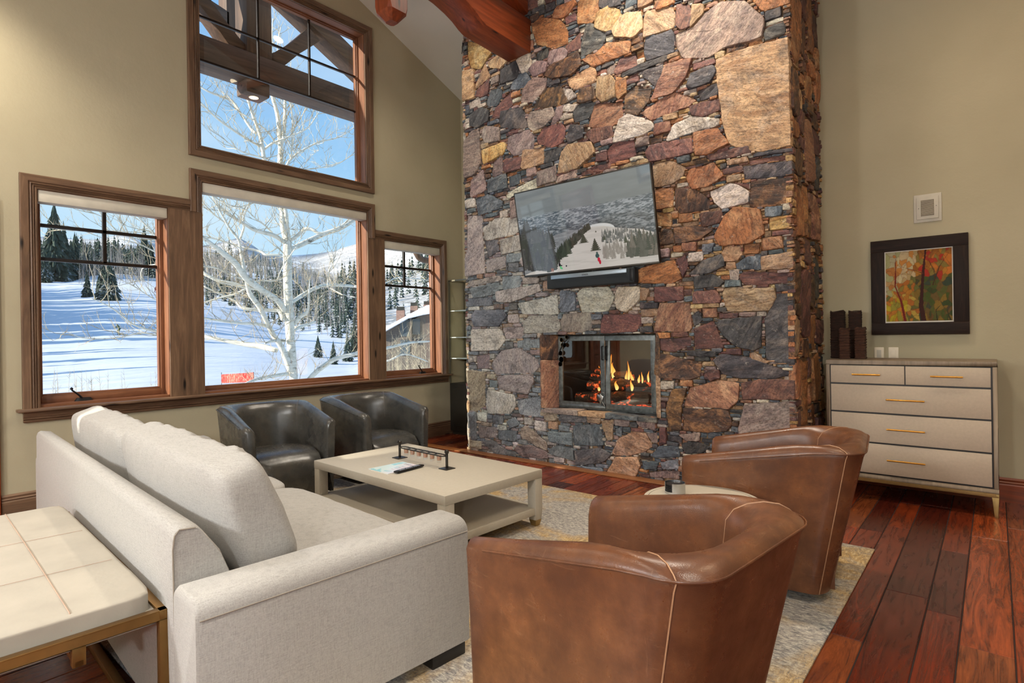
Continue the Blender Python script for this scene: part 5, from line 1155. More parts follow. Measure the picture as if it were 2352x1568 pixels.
# globe lamps added out of view behind the camera as fill light
M['globe'] = emit('fill_globe_glow', (1.0, 0.86, 0.66, 1), 3.0)
for (x_, y_) in ((1.6, -2.6), (-1.4, -2.9), (-3.6, -2.6)):
    r = tag(empty('fill_globe', (x_, y_, 2.75)), 'opal globe lamp added behind the camera as fill light', 'added lamp', 'added fill globes')
    MB().lathe([(0.16*sin(PI*k/12)+0.0005, -0.16*cos(PI*k/12)) for k in range(13)], n=24).build('globe', M['globe'], r, smooth=180)
    MB().tube([(0, 0, 0.15), (0, 0, ceil_z(y_)-2.75)], 0.008, 6).build('stem', M['black'], r)
    l = bpy.data.lights.new('fill_globe_light', 'POINT'); lo = bpy.data.objects.new('fill_globe_light', l); C.objects.link(lo); lo.location = (x_, y_, 2.52); l.energy = 70*LAMP; l.color = (0.97, 0.98, 1.0); l.shadow_soft_size = 0.2
# window portals help sampling the sky through the openings
for (loc, rot, sx_, sy_) in (((XW-0.21, -3.23, 2.65), (0, radians(-90), 0), 0.62, 1.56), ((XW-0.21, 1.62, 1.78), (0, radians(-90), 0), 1.8, 1.0), ((XW-0.21, 3.405, 1.93), (0, radians(-90), 0), 2.1, 2.0), ((XW-0.21, 5.14, 1.78), (0, radians(-90), 0), 1.8, 1.0), ((XW-0.21, 3.405, 4.28), (0, radians(-90), 0), 1.9, 2.0),
        ((XE+0.19, -3.05, 1.7), (0, radians(90), 0), 2.4, 2.3), ((XE+0.19, 0.15, 1.7), (0, radians(90), 0), 2.4, 2.9)):
    l = bpy.data.lights.new('portal', 'AREA'); l.shape = 'RECTANGLE'; l.size = sx_; l.size_y = sy_; lo = bpy.data.objects.new('portal', l); C.objects.link(lo); lo.location = loc; lo.rotation_euler = rot; l.cycles.is_portal = True
# glazing and frames of the windows behind the camera
def back_window(n, axis, c_, a, b, z0, z1, mull):
    r = empty('window_%d' % n); r['kind'] = 'structure'; m = MB(); w = 0.06
    def bx(u0, u1, za, zb, d0=-0.03, d1=0.03):
        if axis == 'y': m.box(u0, u1, c_+d0, c_+d1, za, zb)
        else: m.box(c_+d0, c_+d1, u0, u1, za, zb)
    bx(a, a+w, z0, z1); bx(b-w, b, z0, z1); bx(a+w, b-w, z0, z0+w); bx(a+w, b-w, z1-w, z1)
    for q in mull: bx(q-w/2, q+w/2, z0+w, z1-w)
    m.build('window_frame', M['sash_z'], r); m = MB()
    (m.box(a+w, b-w, c_-0.003, c_+0.003, z0+w, z1-w) if axis == 'y' else m.box(c_-0.003, c_+0.003, a+w, b-w, z0+w, z1-w)); m.build('window_glass', M['glass'], r)
back_window(6, 'x', XE+0.1, -4.2, -1.9, 0.5, 2.9, [-3.05]); back_window(7, 'x', XE+0.1, -1.3, 1.6, 0.5, 2.9, [0.15])

# ------------------------------------------------------------------ outdoors: terrain
fwd = Vector((-sin(YAW), cos(YAW), 0)); rgt = Vector((cos(YAW), sin(YAW), 0))
def far(az, b, dz):
    """a place out there: az = sideways slope in thousandths, b = distance ahead, dz = height above eye level"""
    p = fwd*b+rgt*(b*az/FPX); return Vector((p.x, p.y, CAM_H+dz))
AZ = [-2600, -1800, -1116, -1026, -926, -816, -716, -616, -526, -436, -361, -276, -176, -60, 150]
E1 = [140, 150, 145, 140, 135, 118, 85, 62, 32, 5, -16, -20, -10, -5, 0]
E2 = [200, 205, 200, 205, 200, 180, 160, 172, 160, 135, 125, 130, 150, 160, 160]
E3 = [240, 240, 235, 245, 240, 232, 205, 228, 178, 188, 212, 262, 300, 310, 300]
B1 = [190, 190, 190, 190, 180, 165, 140, 130, 115, 100, 90, 85, 85, 85, 85]
def ter(az, b):
    e1, e2, e3, b1 = (float(np.interp(az, AZ, q)) for q in (E1, E2, E3, B1))
    kb = [4, 25, 60, b1, 380, 1400]; z25 = -4.6; z60 = 60*(-34/FPX) if True else 0
    z60 = z25+(b1*e1/FPX-z25)*((60-25)/(b1-25))**1.15
    kz = [-4.8, z25, z60, b1*e1/FPX, 380*e2/FPX, 1400*e3/FPX]
    b_ = min(b, 1400)
    z = float(np.interp(b_, kb, kz))
    k = min(1, b/300); z += (0.25+4*k)*mnoise.noise(Vector((az*0.004*max(b, 30)/60, b*0.02, 1)))*min(1, b/60)*0.6
    if b > 380: z += 24*mnoise.noise(Vector((az*0.012, b*0.006, 5)))*min(1, (b-380)/400)
    return z
bs = [4, 8, 14, 20, 26, 33, 40, 48, 56, 64, 74, 84, 95, 108, 122, 138, 156, 176, 200, 235, 280, 330, 390, 470, 570, 700, 850, 1000, 1200, 1400, 1430]
azs = list(range(-2600, 260, 26)); vs = []; fs = []
for b in bs:
    for a in azs:
        z = ter(a, b) if b < 1410 else -60
        vs.append(tuple(far(a, b, z)))
nA = len(azs)
for i in range(len(bs)-1):
    for j in range(nA-1): fs.append((i*nA+j, i*nA+j+1, (i+1)*nA+j+1, (i+1)*nA+j))
t = NT('snow', 0.75, base=srgb(236, 240, 246), spec=0.2)
f = t.noise(t.co((0.6, 0.15, 0.6)), 1.5, 5, 0.65); t.color(t.ramp(f, [(0.3, srgb(206, 212, 220)), (0.7, srgb(228, 231, 236))])); t.bump(f, 0.5, 0.25); M['snow'] = t.m
# far hillsides carry brushy aspen colouring between open snow
t = NT('snowy_hills', 0.9, spec=0.1); po = t.co((1, 1, 1)); sx2 = t.n('ShaderNodeSeparateXYZ'); t.l(po, sx2.inputs[0])
f = t.noise(t.co((0.02, 0.02, 0.02)), 0.9, 5, 0.7); f2 = t.noise(t.co((0.25, 0.25, 0.05)), 1.4, 5, 0.8)
mk = t.ramp(f, [(0.40, g(0)), (0.47, g(1))]); c = t.mix(mk, srgb(240, 242, 246), t.ramp(f2, [(0.36, srgb(126, 124, 120)), (0.5, srgb(176, 174, 170)), (0.64, srgb(226, 228, 232))]))
t.color(c); M['hills'] = t.m
me = bpy.data.meshes.new('snow_slope'); me.from_pydata(vs, [], fs); o = obj('snowy_hillside', me, [M['snow'], M['hills']], None, 180)
mi = [];
for i in range(len(bs)-1):
    for j in range(nA-1):
        b1 = float(np.interp(azs[j], AZ, B1)); mi.append(1 if bs[i] > b1*1.15 else 0)
me.polygons.foreach_set('material_index', mi); tag(o, kind='structure')
tag(MB().box(-60, 60, -60, -5, -4.6, -4.5).box(XE+0.3, 60, -5, 60, -4.6, -4.5).build('snow_ground', M['snow']), kind='structure')

# ------------------------------------------------------------------ conifers
for key_, a_, b_ in (('spruce', 0.20, 0.32), ('spruce_far', 0.30, 0.44)):
    t = NT('spruce_needles', 0.85, spec=0.15); f = t.noise(t.co(), 1.8, 4, 0.7)
    gn = t.n('ShaderNodeNewGeometry'); sz_ = t.n('ShaderNodeSeparateXYZ'); t.l(gn.outputs['True Normal'], sz_.inputs[0])
    up = t.math('ABSOLUTE', sz_.outputs[2]); sn = t.math('MULTIPLY', up, f)
    gr_ = t.ramp(f, [(0.3, srgb(42, 54, 50)), (0.7, srgb(78, 92, 82))]); t.color(t.mix(t.ramp(sn, [(a_, g(0)), (b_, g(1))]), gr_, srgb(232, 238, 246))); M[key_] = t.m
t = NT('aspen_bark', 0.75, spec=0.2); f = t.noise(t.co((2, 2, 9)), 2, 4, 0.7, 0.5); f2 = t.noise(t.co(), 2.4, 4, 0.75)
c = t.ramp(f, [(0.28, srgb(130, 124, 110)), (0.40, srgb(212, 208, 194)), (0.7, srgb(238, 236, 226))]); t.color(t.mix(t.ramp(f2, [(0.60, g(0)), (0.70, g(0.85))]), c, srgb(96, 88, 74))); M['bark'] = t.m
M['twig'] = plain('aspen_twig', srgb(178, 166, 142), 0.8, var=0.25, scale=2)
M['greytwig'] = plain('distant_twigs', srgb(140, 136, 132), 0.85, var=0.2, scale=0.5)
def spruce_mb(mb, c, h, seed, lean=0, tiers=None, spk=10, rad=None):
    rd = random.Random(seed); tiers = tiers or 14; rad = rad or h*0.19
    for k in range(tiers):
        u = k/(tiers-1); z = h*(0.06+0.90*u); R = rad*(1-u)**0.85*rd.uniform(0.85, 1.15)+0.02*h*(1-u)+0.01*h; dz = h*(0.075+0.03*(1-u)); n = max(5, int(spk*(1-0.5*u))); a0 = rd.uniform(0, 6)
        for q in range(n):
            a = a0+2*PI*q/n+rd.uniform(-.25, .25); r = R*rd.uniform(0.65, 1.15); w = 2.2*R/n
            ca_, sa_ = cos(a), sin(a)
            tip = (c[0]+r*ca_, c[1]+r*sa_, c[2]+z-dz*rd.uniform(0.7, 1.4)); top = (c[0], c[1], c[2]+z+dz*0.75)
            m1 = (c[0]+0.55*r*ca_-w*sa_, c[1]+0.55*r*sa_+w*ca_, c[2]+z-dz*0.65); m2 = (c[0]+0.55*r*ca_+w*sa_, c[1]+0.55*r*sa_-w*ca_, c[2]+z-dz*0.65)
            rg_ = (c[0]+0.6*r*ca_, c[1]+0.6*r*sa_, c[2]+z-dz*0.05)
            mb.add([top, m1, tip, m2, rg_], [(0, 1, 4), (1, 2, 4), (2, 3, 4), (3, 0, 4), (0, 3, 2, 1)])
protos = []
for s_ in range(3):
    m = MB(); spruce_mb(m, (0, 0, 0), 10, 70+s_, tiers=26, spk=17, rad=(1.9, 1.6, 2.3)[s_]); me1 = m.mesh('spruce_foliage')
    m2 = MB().tube([(0, 0, -0.8), (0, 0, 4), (0, 0, 9.6)], [0.22, 0.15, 0.02], 7); me2 = m2.mesh('spruce_trunk'); me1.materials.append(M['spruce']); me2.materials.append(M['bark'] if False else M['brk'] if 'brk' in M else M['porch_z']); protos.append((me1, me2))
SP = [  # az, distance, height in thousandths, kind, label
 (-1086, 200, 115, 0, 'snow-dusted spruce at the far left edge of the upper wood line'), (-1062, 196, 120, 1, 'spruce standing just left of the tallest spruce'), (-1047, 190, 192, 0, 'tallest spruce of the left wood line, its top against the blue sky'),
 (-1026, 195, 140, 1, 'spruce just right of the tallest spruce'), (-1010, 200, 92, 2, 'low broad spruce in the left wood line'), (-1001, 205, 108, 0, 'slim spruce in the middle of the left wood line'), (-976, 210, 84, 1, 'slim small spruce beside the grey aspens at left'), (-961, 210, 70, 0, 'small spruce at the right end of the left wood line'),
 (-1072, 182, 80, 2, 'broad low spruce at the foot of the left wood line'), (-841, 232, 118, 1, 'tall spruce rising behind the branches at the right of the left window'), (-826, 236, 80, 0, 'spruce right of the tall one behind the branches'), (-856, 240, 72, 2, 'broad spruce left of the tall one behind the branches'),
 (-872, 242, 66, 0, 'small spruce on the upper slope behind the branches'), (-800, 228, 88, 2, 'spruce at the top edge of the slope beside the window post'), (-896, 232, 60, 1, 'little spruce high on the slope left of centre'), (-911, 226, 52, 0, 'little spruce beside the hillside aspens'),
 (-936, 120, 88, 0, 'left spruce of the lone clump in the middle of the slope'), (-922, 118, 98, 2, 'largest snow-laden spruce of the lone clump on the slope'), (-912, 121, 70, 1, 'right spruce of the lone clump on the slope'), (-946, 123, 62, 1, 'small spruce at the left of the lone clump'), (-974, 126, 62, 0, 'slim spruce beside the bare saplings on the slope'),
 (-446, 66, 52, 2, 'small snowy spruce left of the three beyond the aspen trunk'), (-411, 60, 56, 0, 'middle one of the three small snowy spruces near the right'), (-378, 64, 62, 2, 'right one of the three small snowy spruces'), (-362, 70, 90, 1, 'taller snowy spruce against the right edge of the middle window')]
def place_tree(az, b, hh, k, lab, grp='spruces on the snowy slope'):
    p = far(az, b, ter(az, b)); h = hh/FPX*b; r = tag(empty('spruce_tree', p, az*0.37), lab, 'spruce tree', grp); s_ = h/10.0
    for me, nm in zip(protos[k], ('foliage', 'trunk')):
        o = obj(nm, me, None, r); o.scale = (s_*1.0, s_*1.0, s_)
for q in SP: place_tree(*q)
rf = random.Random(77); m = MB()
for q in range(620):
    az = rf.uniform(-730, -300); b1 = float(np.interp(az, AZ, B1)); b = b1*rf.uniform(1.0, 1.9) if q < 330 else b1*rf.uniform(1.9, 4.3)
    if az > -520 and b > 200 and rf.random() < 0.75: continue
    hh = rf.uniform(26, 48) if b < 200 else rf.uniform(16, 30)
    p = far(az, b, ter(az, b)); spruce_mb(m, p, hh/FPX*b, q, tiers=7, spk=7)
tag(m.build('evergreen_forest', M['spruce_far']), 'dark evergreen forest covering the hillside behind the big aspen', 'forest', kind='stuff')
m = MB()
for q in range(420):
    az = rf.uniform(-1090, -820) if q < 300 else rf.uniform(-400, -150); b = rf.uniform(215, 340) if q < 300 else rf.uniform(120, 420)
    p = far(az, b, ter(az, b)); spruce_mb(m, p, rf.uniform(26, 60)/FPX*b, q, tiers=7, spk=7)
tag(m.build('evergreen_forest', M['spruce_far']), 'distant band of spruces along the top of the ski slope and the far hills', 'forest', kind='stuff')
# shade trees beyond the left side of the view throw the long shadows on the run
m = MB()
for q in range(420):
    p = far(rf.uniform(-1116, -480), rf.uniform(36, 66) if q < 55 else rf.uniform(70, 175), 0); d = rf.uniform(12, 75); px_, py_ = p.x-0.316*d, p.y-0.949*d
    b = px_*fwd.x+py_*fwd.y; a = (px_*rgt.x+py_*rgt.y)/b*FPX if b > 5 else -9999
    if a > -1185 or b < 5 or a < -2550: continue
    spruce_mb(m, (px_, py_, CAM_H+ter(a, b)), rf.uniform(5, 11) if q < 55 else rf.uniform(9, 18), q, tiers=9, spk=9)
tag(m.build('evergreen_forest', M['spruce']), 'wood of spruces beside the run, left of the view', 'forest', kind='stuff')
# bare aspen groves
def sapling(mb, p, h, rd, n=14, r=None):
    r = r or h*0.010; top = Vector((p.x+rd.uniform(-.05, .05)*h, p.y+rd.uniform(-.05, .05)*h, p.z+h)); mb.tube([p, p.lerp(top, .5), top], [r, r*.7, r*.15], 4, False)
    for k in range(n):
        u = rd.uniform(.25, .95); s0 = p.lerp(top, u); a = rd.uniform(0, 2*PI); L = h*rd.uniform(.10, .24)*(1.2-u); e0 = s0+Vector((cos(a)*L*.6, sin(a)*L*.6, L*.8)); mb.tube([s0, e0], [r*.4, r*.1], 3, False)
m = MB()
for q in range(900):
    az = rf.uniform(-730, -380); b1 = float(np.interp(az, AZ, B1)); b = b1*rf.uniform(1.0, 3.6); p = far(az, b, ter(az, b)); sapling(m, p, rf.uniform(30, 56)/FPX*b*(1.0 if b < 200 else 0.75), rf, 9, b/FPX*0.7)
for q in range(150):
    az = rf.uniform(-996, -840); b = rf.uniform(170, 225) ; p = far(az, b, ter(az, b)); sapling(m, p, rf.choice([rf.uniform(30, 60), rf.uniform(50, 95)])/FPX*b, rf, 16, b/FPX*0.45)
tag(m.build('aspen_grove', M['greytwig']), 'grey leafless aspen grove spread over the hillside', 'grove', kind='stuff')
m = MB()
for q in range(60):
    az = rf.uniform(-300, -185); b = rf.uniform(24, 36); p = far(az, b, ter(az, b)); sapling(m, p, (-p.z+CAM_H)-rf.uniform(-10, 95)/FPX*b, rf, 26, b/FPX*0.9)
for q in range(22):
    az = rf.uniform(-1075, -985) if q < 10 else rf.uniform(-985, -800); b = rf.uniform(16, 20); p = far(az, b, -3.2); sapling(m, p, 3.2+rf.uniform(-1.45, -1.05)+1.4-CAM_H+0.35, rf, 14, 0.012)
tag(m.build('bare_brush', M['twig']), 'bare pale brush of thin saplings in front of the snow', 'brush', kind='stuff')

# ------------------------------------------------------------------ the big aspen
TREE = "-15,8.35,-0.45,0.1176,-15,8.37,0.31,0.1098,-15,8.35,0.73,0.1156,-15,8.29,1.51,0.1192,-15,8.27,2.1,0.1211,-15,8.24,2.88,0.1189,-15,8.24,3.46,0.115,-15,8.25,3.95,0.117,-15,8.23,4.2,0.1072,-15,8.13,4.5,0.0776,-15,8.11,5,0.0601,-15,8.07,5.67,0.0542,-15,8.04,6.15,0.0483;-15,8.25,4.24,0.078,-14.95,8.21,4.62,0.0602,-14.9,8.14,5.05,0.0464,-14.85,8.05,5.54,0.0422,-14.8,7.97,6.19,0.0382;-15,8.15,4.08,0.0582,-14.88,7.78,4.21,0.0569,-14.75,7.24,4.25,0.0505,-14.62,6.91,4.34,0.0404,-14.5,6.5,4.49,0.0349,-14.38,6.11,4.69,0.0298,-14.25,5.95,4.86,0.021,-14.12,5.79,4.89,0.0165,-14,5.58,4.98,0.0097;-15,8.31,3.88,0.0685,-15.2,8.79,4.11,0.0756,-15.4,9.6,4.52,0.0738,-15.6,10.34,4.83,0.0658,-15.8,11,5.2,0.0568,-16,11.84,5.63,0.0473;-15,8.34,4.14,0.049,-14.89,8.51,4.3,0.0491,-14.77,8.63,4.46,0.0541,-14.66,8.8,4.47,0.0494,-14.54,8.95,4.37,0.0347,-14.43,9.22,4.45,0.0299,-14.31,9.61,4.69,0.0223,-14.2,10.01,5.18,0.0144;-15,8.3,0.53,0.0977,-14.92,7.96,1.23,0.0767,-14.84,7.72,1.51,0.068,-14.76,7.49,1.89,0.0595,-14.68,7.27,2.25,0.066,-14.6,7.01,2.53,0.0613,-14.52,6.89,2.77,0.0518,-14.44,6.8,3.02,0.0443,-14.36,6.7,3.36,0.0395,-14.28,6.61,3.69,0.0348,-14.2,6.53,3.87,0.0302,-14.12,6.29,4.1,0.0255,-14.04,6.13,4.29,0.0235,-13.96,5.95,4.53,0.0182,-13.88,5.84,4.71,0.0147,-13.8,5.64,4.83,0.0097;-15,6.94,4.01,0.032,-14.92,7.01,4.32,0.0274,-14.84,6.95,4.43,0.0254,-14.76,6.98,4.69,0.0217,-14.68,7.09,5.01,0.0182,-14.6,7.13,5.22,0.0109;-15,8.14,2.19,0.0776,-14.82,7.83,2.46,0.0759,-14.64,7.44,2.62,0.0739,-14.47,7.08,2.78,0.0792,-14.29,6.73,2.95,0.0771,-14.11,6.41,3.26,0.07,-13.93,6.07,3.43,0.0623,-13.76,5.76,3.58,0.047,-13.58,5.4,3.74,0.0314,-13.4,5.1,3.82,0.0229;-15,8.09,1.94,0.0678,-15.11,8.07,2.14,0.0583,-15.23,7.99,2.2,0.0506,-15.34,7.4,2.21,0.0456,-15.46,7.15,2.28,0.0358,-15.57,7.06,2.44,0.0235,-15.69,6.81,2.58,0.0234,-15.8,6.33,2.82,0.0202;-15,7.36,2.75,0.056,-15.17,6.88,2.85,0.0551,-15.33,6.49,2.95,0.0453,-15.5,6.18,3.15,0.0404;-15,8.33,2.41,0.0489,-15.24,8.79,2.64,0.0586,-15.48,9.38,2.91,0.0545,-15.72,10.01,3.05,0.0489,-15.96,11.1,3.08,0.0436,-16.2,11.94,3.05,0.0358;-15,8.42,1.81,0.0492,-14.86,8.52,2.02,0.0589,-14.72,8.61,2.11,0.0491,-14.58,8.61,2.28,0.0293,-14.44,8.54,2.55,0.0213,-14.3,8.5,3.04,0.0115;-15,8.4,1.63,0.0393,-15.35,8.79,1.75,0.0507,-15.7,9.5,1.91,0.034;-15,7.61,1.76,0.0473,-14.68,7.17,1.81,0.041,-14.35,6.56,1.82,0.0348,-14.03,5.92,1.87,0.0248,-13.7,5.45,1.92,0.0198;-15,7.9,1.09,0.0623,-15.3,7.66,1.2,0.0815,-15.6,7.32,1.28,0.0716,-15.9,6.89,1.39,0.0549,-16.2,6.47,1.52,0.0451,-16.5,6.31,1.59,0.0377;-15,8.1,1.36,0.0484,-14.7,7.64,1.36,0.0421,-14.4,7.26,1.3,0.0254;-15,8.6,-0.08,0.0793,-14.81,8.83,0.35,0.0696,-14.62,9.16,0.66,0.0702,-14.44,9.39,0.83,0.0624,-14.25,9.87,0.94,0.0562,-14.06,10.33,1.07,0.0497,-13.88,10.67,1.08,0.0418,-13.69,11.43,1.23,0.0343,-13.5,12.12,1.26,0.0263;-15,8.19,0.44,0.0584,-14.73,7.65,0.43,0.0468,-14.47,7.13,0.4,0.0406,-14.2,6.64,0.32,0.0261;-15,6.96,3.81,0.0275,-14.83,7.37,3.73,0.0315,-14.67,7.47,3.63,0.0315,-14.5,7.83,3.64,0.0281;-15,7.81,4.3,0.0239,-14.82,7.52,4.43,0.0206,-14.64,7.19,4.53,0.0182,-14.46,6.83,4.7,0.016,-14.28,6.41,4.69,0.0129,-14.1,6.08,4.74,0.0101;-15,6.89,3.82,0.0219,-14.55,6.34,3.83,0.0174,-14.1,5.61,3.84,0.0147;-15,6.56,4.4,0.0197,-14.45,5.98,4.51,0.0169,-13.9,5.54,4.65,0.0113;-15,7.02,2.97,0.0275,-14.9,6.66,3.05,0.0224,-14.8,6.27,3.19,0.0219,-14.7,5.85,3.2,0.0187;-15,7.09,2.74,0.0322,-15.13,6.84,2.59,0.0274,-15.27,6.46,2.47,0.0225,-15.4,6.1,2.32,0.0178;-15,7.06,2.85,0.0184,-14.83,7.35,2.95,0.0185,-14.67,7.65,2.95,0.0168,-14.5,7.82,3.01,0.014;-15,7.93,3.01,0.0144,-14.7,7.97,3.41,0.0143,-14.4,8.12,3.81,0.0132,-14.1,8.16,4.12,0.0075;-15,10.42,2.65,0.0172,-15.45,10.28,2.76,0.0152,-15.9,10.13,2.98,0.011;-15,9.48,2.91,0.0165,-14.7,9.32,3.22,0.0142,-14.4,9.18,3.37,0.0119,-14.1,9.22,3.66,0.0079;-15,5.43,1.49,0.0469,-14.9,4.96,1.62,0.0303,-14.8,4.68,1.68,0.0237,-14.7,4.39,1.79,0.0203,-14.6,4.14,1.99,0.0171,-14.5,3.88,2.17,0.0125,-14.4,3.55,2.32,0.0081;-15,5.43,1.62,0.0313,-14.96,4.98,1.54,0.0213,-14.92,4.64,1.59,0.0179,-14.88,4.07,1.48,0.0129,-14.84,3.54,1.49,0.0097,-14.8,3.21,1.63,0.0068;-15,5.32,3.45,0.0311,-14.75,4.95,3.75,0.021,-14.5,4.64,3.98,0.016,-14.25,4.34,4.16,0.0113,-14,4.1,4.3,0.0082;-15,5.46,3.75,0.0251,-14.92,5,3.75,0.0152,-14.84,4.33,3.78,0.0116,-14.76,4.11,3.86,0.0114,-14.68,3.85,4.09,0.0098,-14.6,3.33,4.21,0.0068;-15,5.18,3.93,0.0123,-14.7,3.86,3.8,0.0084,-14.4,3.13,3.67,0.0066,-14.1,2.72,3.7,0.005;-15,5.46,3.31,0.025,-15.1,5.06,3.47,0.0185,-15.2,4.7,3.66,0.0136,-15.3,4.31,3.74,0.0089,-15.4,4.14,3.67,0.0059;-15,5.44,2.28,0.0219,-14.85,4.96,2.34,0.0121,-14.7,4.66,2.47,0.0118,-14.55,4.38,2.62,0.0101,-14.4,4.07,2.74,0.007;-15,5.46,3.25,0.0219,-15.27,5.11,3.24,0.0155,-15.53,4.85,3.12,0.0124,-15.8,4.93,2.77,0.0079;-15,8.02,5.17,0.0871,-15,8.08,6.25,0.0773,-15,8.1,6.7,0.074,-15,8.03,7.52,0.0603,-15,7.89,7.98,0.0466,-15,7.83,8.49,0.0332,-15,7.88,9.31,0.0233,-15,7.93,10.16,0.0133;-15,8.1,6.77,0.0673,-14.92,8.15,7.03,0.0471,-14.84,8.16,7.95,0.0369,-14.76,8.05,8.49,0.0266,-14.68,7.88,9.2,0.0164,-14.6,7.96,9.86,0.0099;-15,7.85,5.31,0.0565,-14.87,7.56,6.21,0.0554,-14.73,7.4,6.73,0.045,-14.6,7.15,7.17,0.041,-14.47,6.93,7.57,0.0341,-14.33,6.72,7.89,0.0244,-14.2,6.55,8.31,0.012;-15,7.53,6.56,0.0327,-14.7,6.9,6.62,0.0313,-14.4,6.2,6.76,0.0268,-14.1,5.64,6.95,0.0199,-13.8,5.13,7.08,0.0136;-15,7.4,6.89,0.039,-15.1,7.32,7.02,0.0358,-15.2,7.11,7.38,0.0323,-15.3,6.94,7.68,0.0354,-15.4,6.7,7.76,0.0319,-15.5,6.38,7.84,0.0252,-15.6,6.12,7.98,0.0156;-15,7.6,6.48,0.0328,-14.8,7.77,6.67,0.0295,-14.6,8.12,6.88,0.0265,-14.4,8.55,7.18,0.0201,-14.2,8.81,7.67,0.0135;-15,8.21,6.05,0.0406,-15.25,8.58,6.56,0.0348,-15.5,9.51,7.26,0.0256,-15.75,10.48,7.75,0.0193,-16,11.26,8.37,0.0141;-15,8.4,6.43,0.0239,-14.85,8.37,7.13,0.022,-14.7,8.26,7.74,0.0184,-14.55,8.11,7.99,0.0132,-14.4,8.11,8.87,0.0099;-15,7.73,6.28,0.0264,-14.45,6.78,6.13,0.0184,-13.9,6.09,6.14,0.0087;-15,7.98,6.74,0.0268,-14.83,7.59,6.99,0.0212,-14.67,7.05,7.13,0.0142,-14.5,6.67,7.16,0.0077;-15,8.39,6.02,0.0239,-15.12,8.84,6.24,0.0175,-15.25,9.51,6.48,0.0163,-15.38,10.22,6.8,0.0132,-15.5,10.71,7.17,0.0077;-15,8.45,7.26,0.0205,-14.65,8.52,7.53,0.0152,-14.3,8.46,7.69,0.01;-15,8.2,7.13,0.0203,-15.35,8.6,6.9,0.0157,-15.7,8.99,6.74,0.009;-15,11.02,1.04,0.0331,-14.73,11.32,0.66,0.0288,-14.47,11.9,0.86,0.0248,-14.2,12.64,0.59,0.0161;-15,10.43,2.98,0.0323,-15.2,11.73,3.18,0.0206,-15.4,12.44,3.42,0.019,-15.6,13.98,3.44,0.0127;-15,12.12,3.37,0.0139,-14.7,12.22,3.08,0.0115,-14.4,12.55,2.71,0.0092"
at_ = tag(empty('aspen_tree', (-15, 8.2, -3.4)), 'big bare white-barked aspen standing right outside the windows', 'aspen tree')
O_ = Vector((-15, 8.2, -3.4)); ml, mt_, mw = MB(), MB(), MB(); rt = random.Random(42)
def wig(p0, d, L, r, depth):
    n = 4; pts = [p0]; dd_ = d.copy(); p = p0.copy()
    for k in range(n):
        dd_ = (dd_+Vector((rt.uniform(-.35, .35), rt.uniform(-.35, .35), rt.uniform(-.12, .36)))).normalized(); p = p+dd_*(L/n); pts.append(p.copy())
    mw.tube([q-O_ for q in pts], [r*(1-0.8*k/n) for k in range(n+1)], 3, False)
    if depth > 0:
        for k in range(rt.randint(2, 4)):
            i = rt.randint(1, n-1); q = pts[i].lerp(pts[i+1], rt.random()); nd = (dd_+Vector((rt.uniform(-.9, .9), rt.uniform(-.9, .9), rt.uniform(-.3, .8)))).normalized(); wig(q, nd, L*rt.uniform(.35, .6), r*.6, depth-1)
for bi, s_ in enumerate(TREE.split(';')):
    a = [float(q) for q in s_.split(',')]; pts = [Vector(a[i:i+3]) for i in range(0, len(a), 4)]; rad = [a[i+3] for i in range(0, len(a), 4)]
    # smooth with Catmull-Rom
    P2, R2 = [], []
    for i in range(len(pts)-1):
        p0, p1, p2, p3 = pts[max(i-1, 0)], pts[i], pts[i+1], pts[min(i+2, len(pts)-1)]
        for k in range(4):
            t_ = k/4; P2.append(0.5*((2*p1)+(p2-p0)*t_+(2*p0-5*p1+4*p2-p3)*t_*t_+(3*p1-p0-3*p2+p3)*t_**3)); R2.append(rad[i]+(rad[i+1]-rad[i])*t_)
    P2.append(pts[-1]); R2.append(rad[-1]*0.7)
    if bi == 0: P2 = [Vector((P2[0].x, P2[0].y, -4.9))]+P2; R2 = [R2[0]*1.25]+R2
    (ml if bi in (0, 1, 5, 36) else mt_).tube([q-O_ for q in P2], R2, 12 if bi < 20 else 7)
    L = 0
    for i in range(len(P2)-1):
        seg = P2[i+1]-P2[i]; L += seg.length; rr_ = R2[i]; step = 0.16 if rr_ < 0.07 else 0.34
        while L > step:
            L -= step
            q = P2[i].lerp(P2[i+1], rt.random()); d = (seg.normalized()*0.5+Vector((rt.uniform(-1, 1), rt.uniform(-1, 1), rt.uniform(-.5, 1.1)))).normalized()
            wig(q, d, rt.uniform(.35, 1.1), 0.0095 if rr_ < 0.04 else 0.011, 2 if rt.random() < 0.6 else 1)
ml.build('trunk', M['bark'], at_, smooth=180); mt_.build('branches', M['bark'], at_, smooth=180); mw.build('twigs', M['twig'], at_)

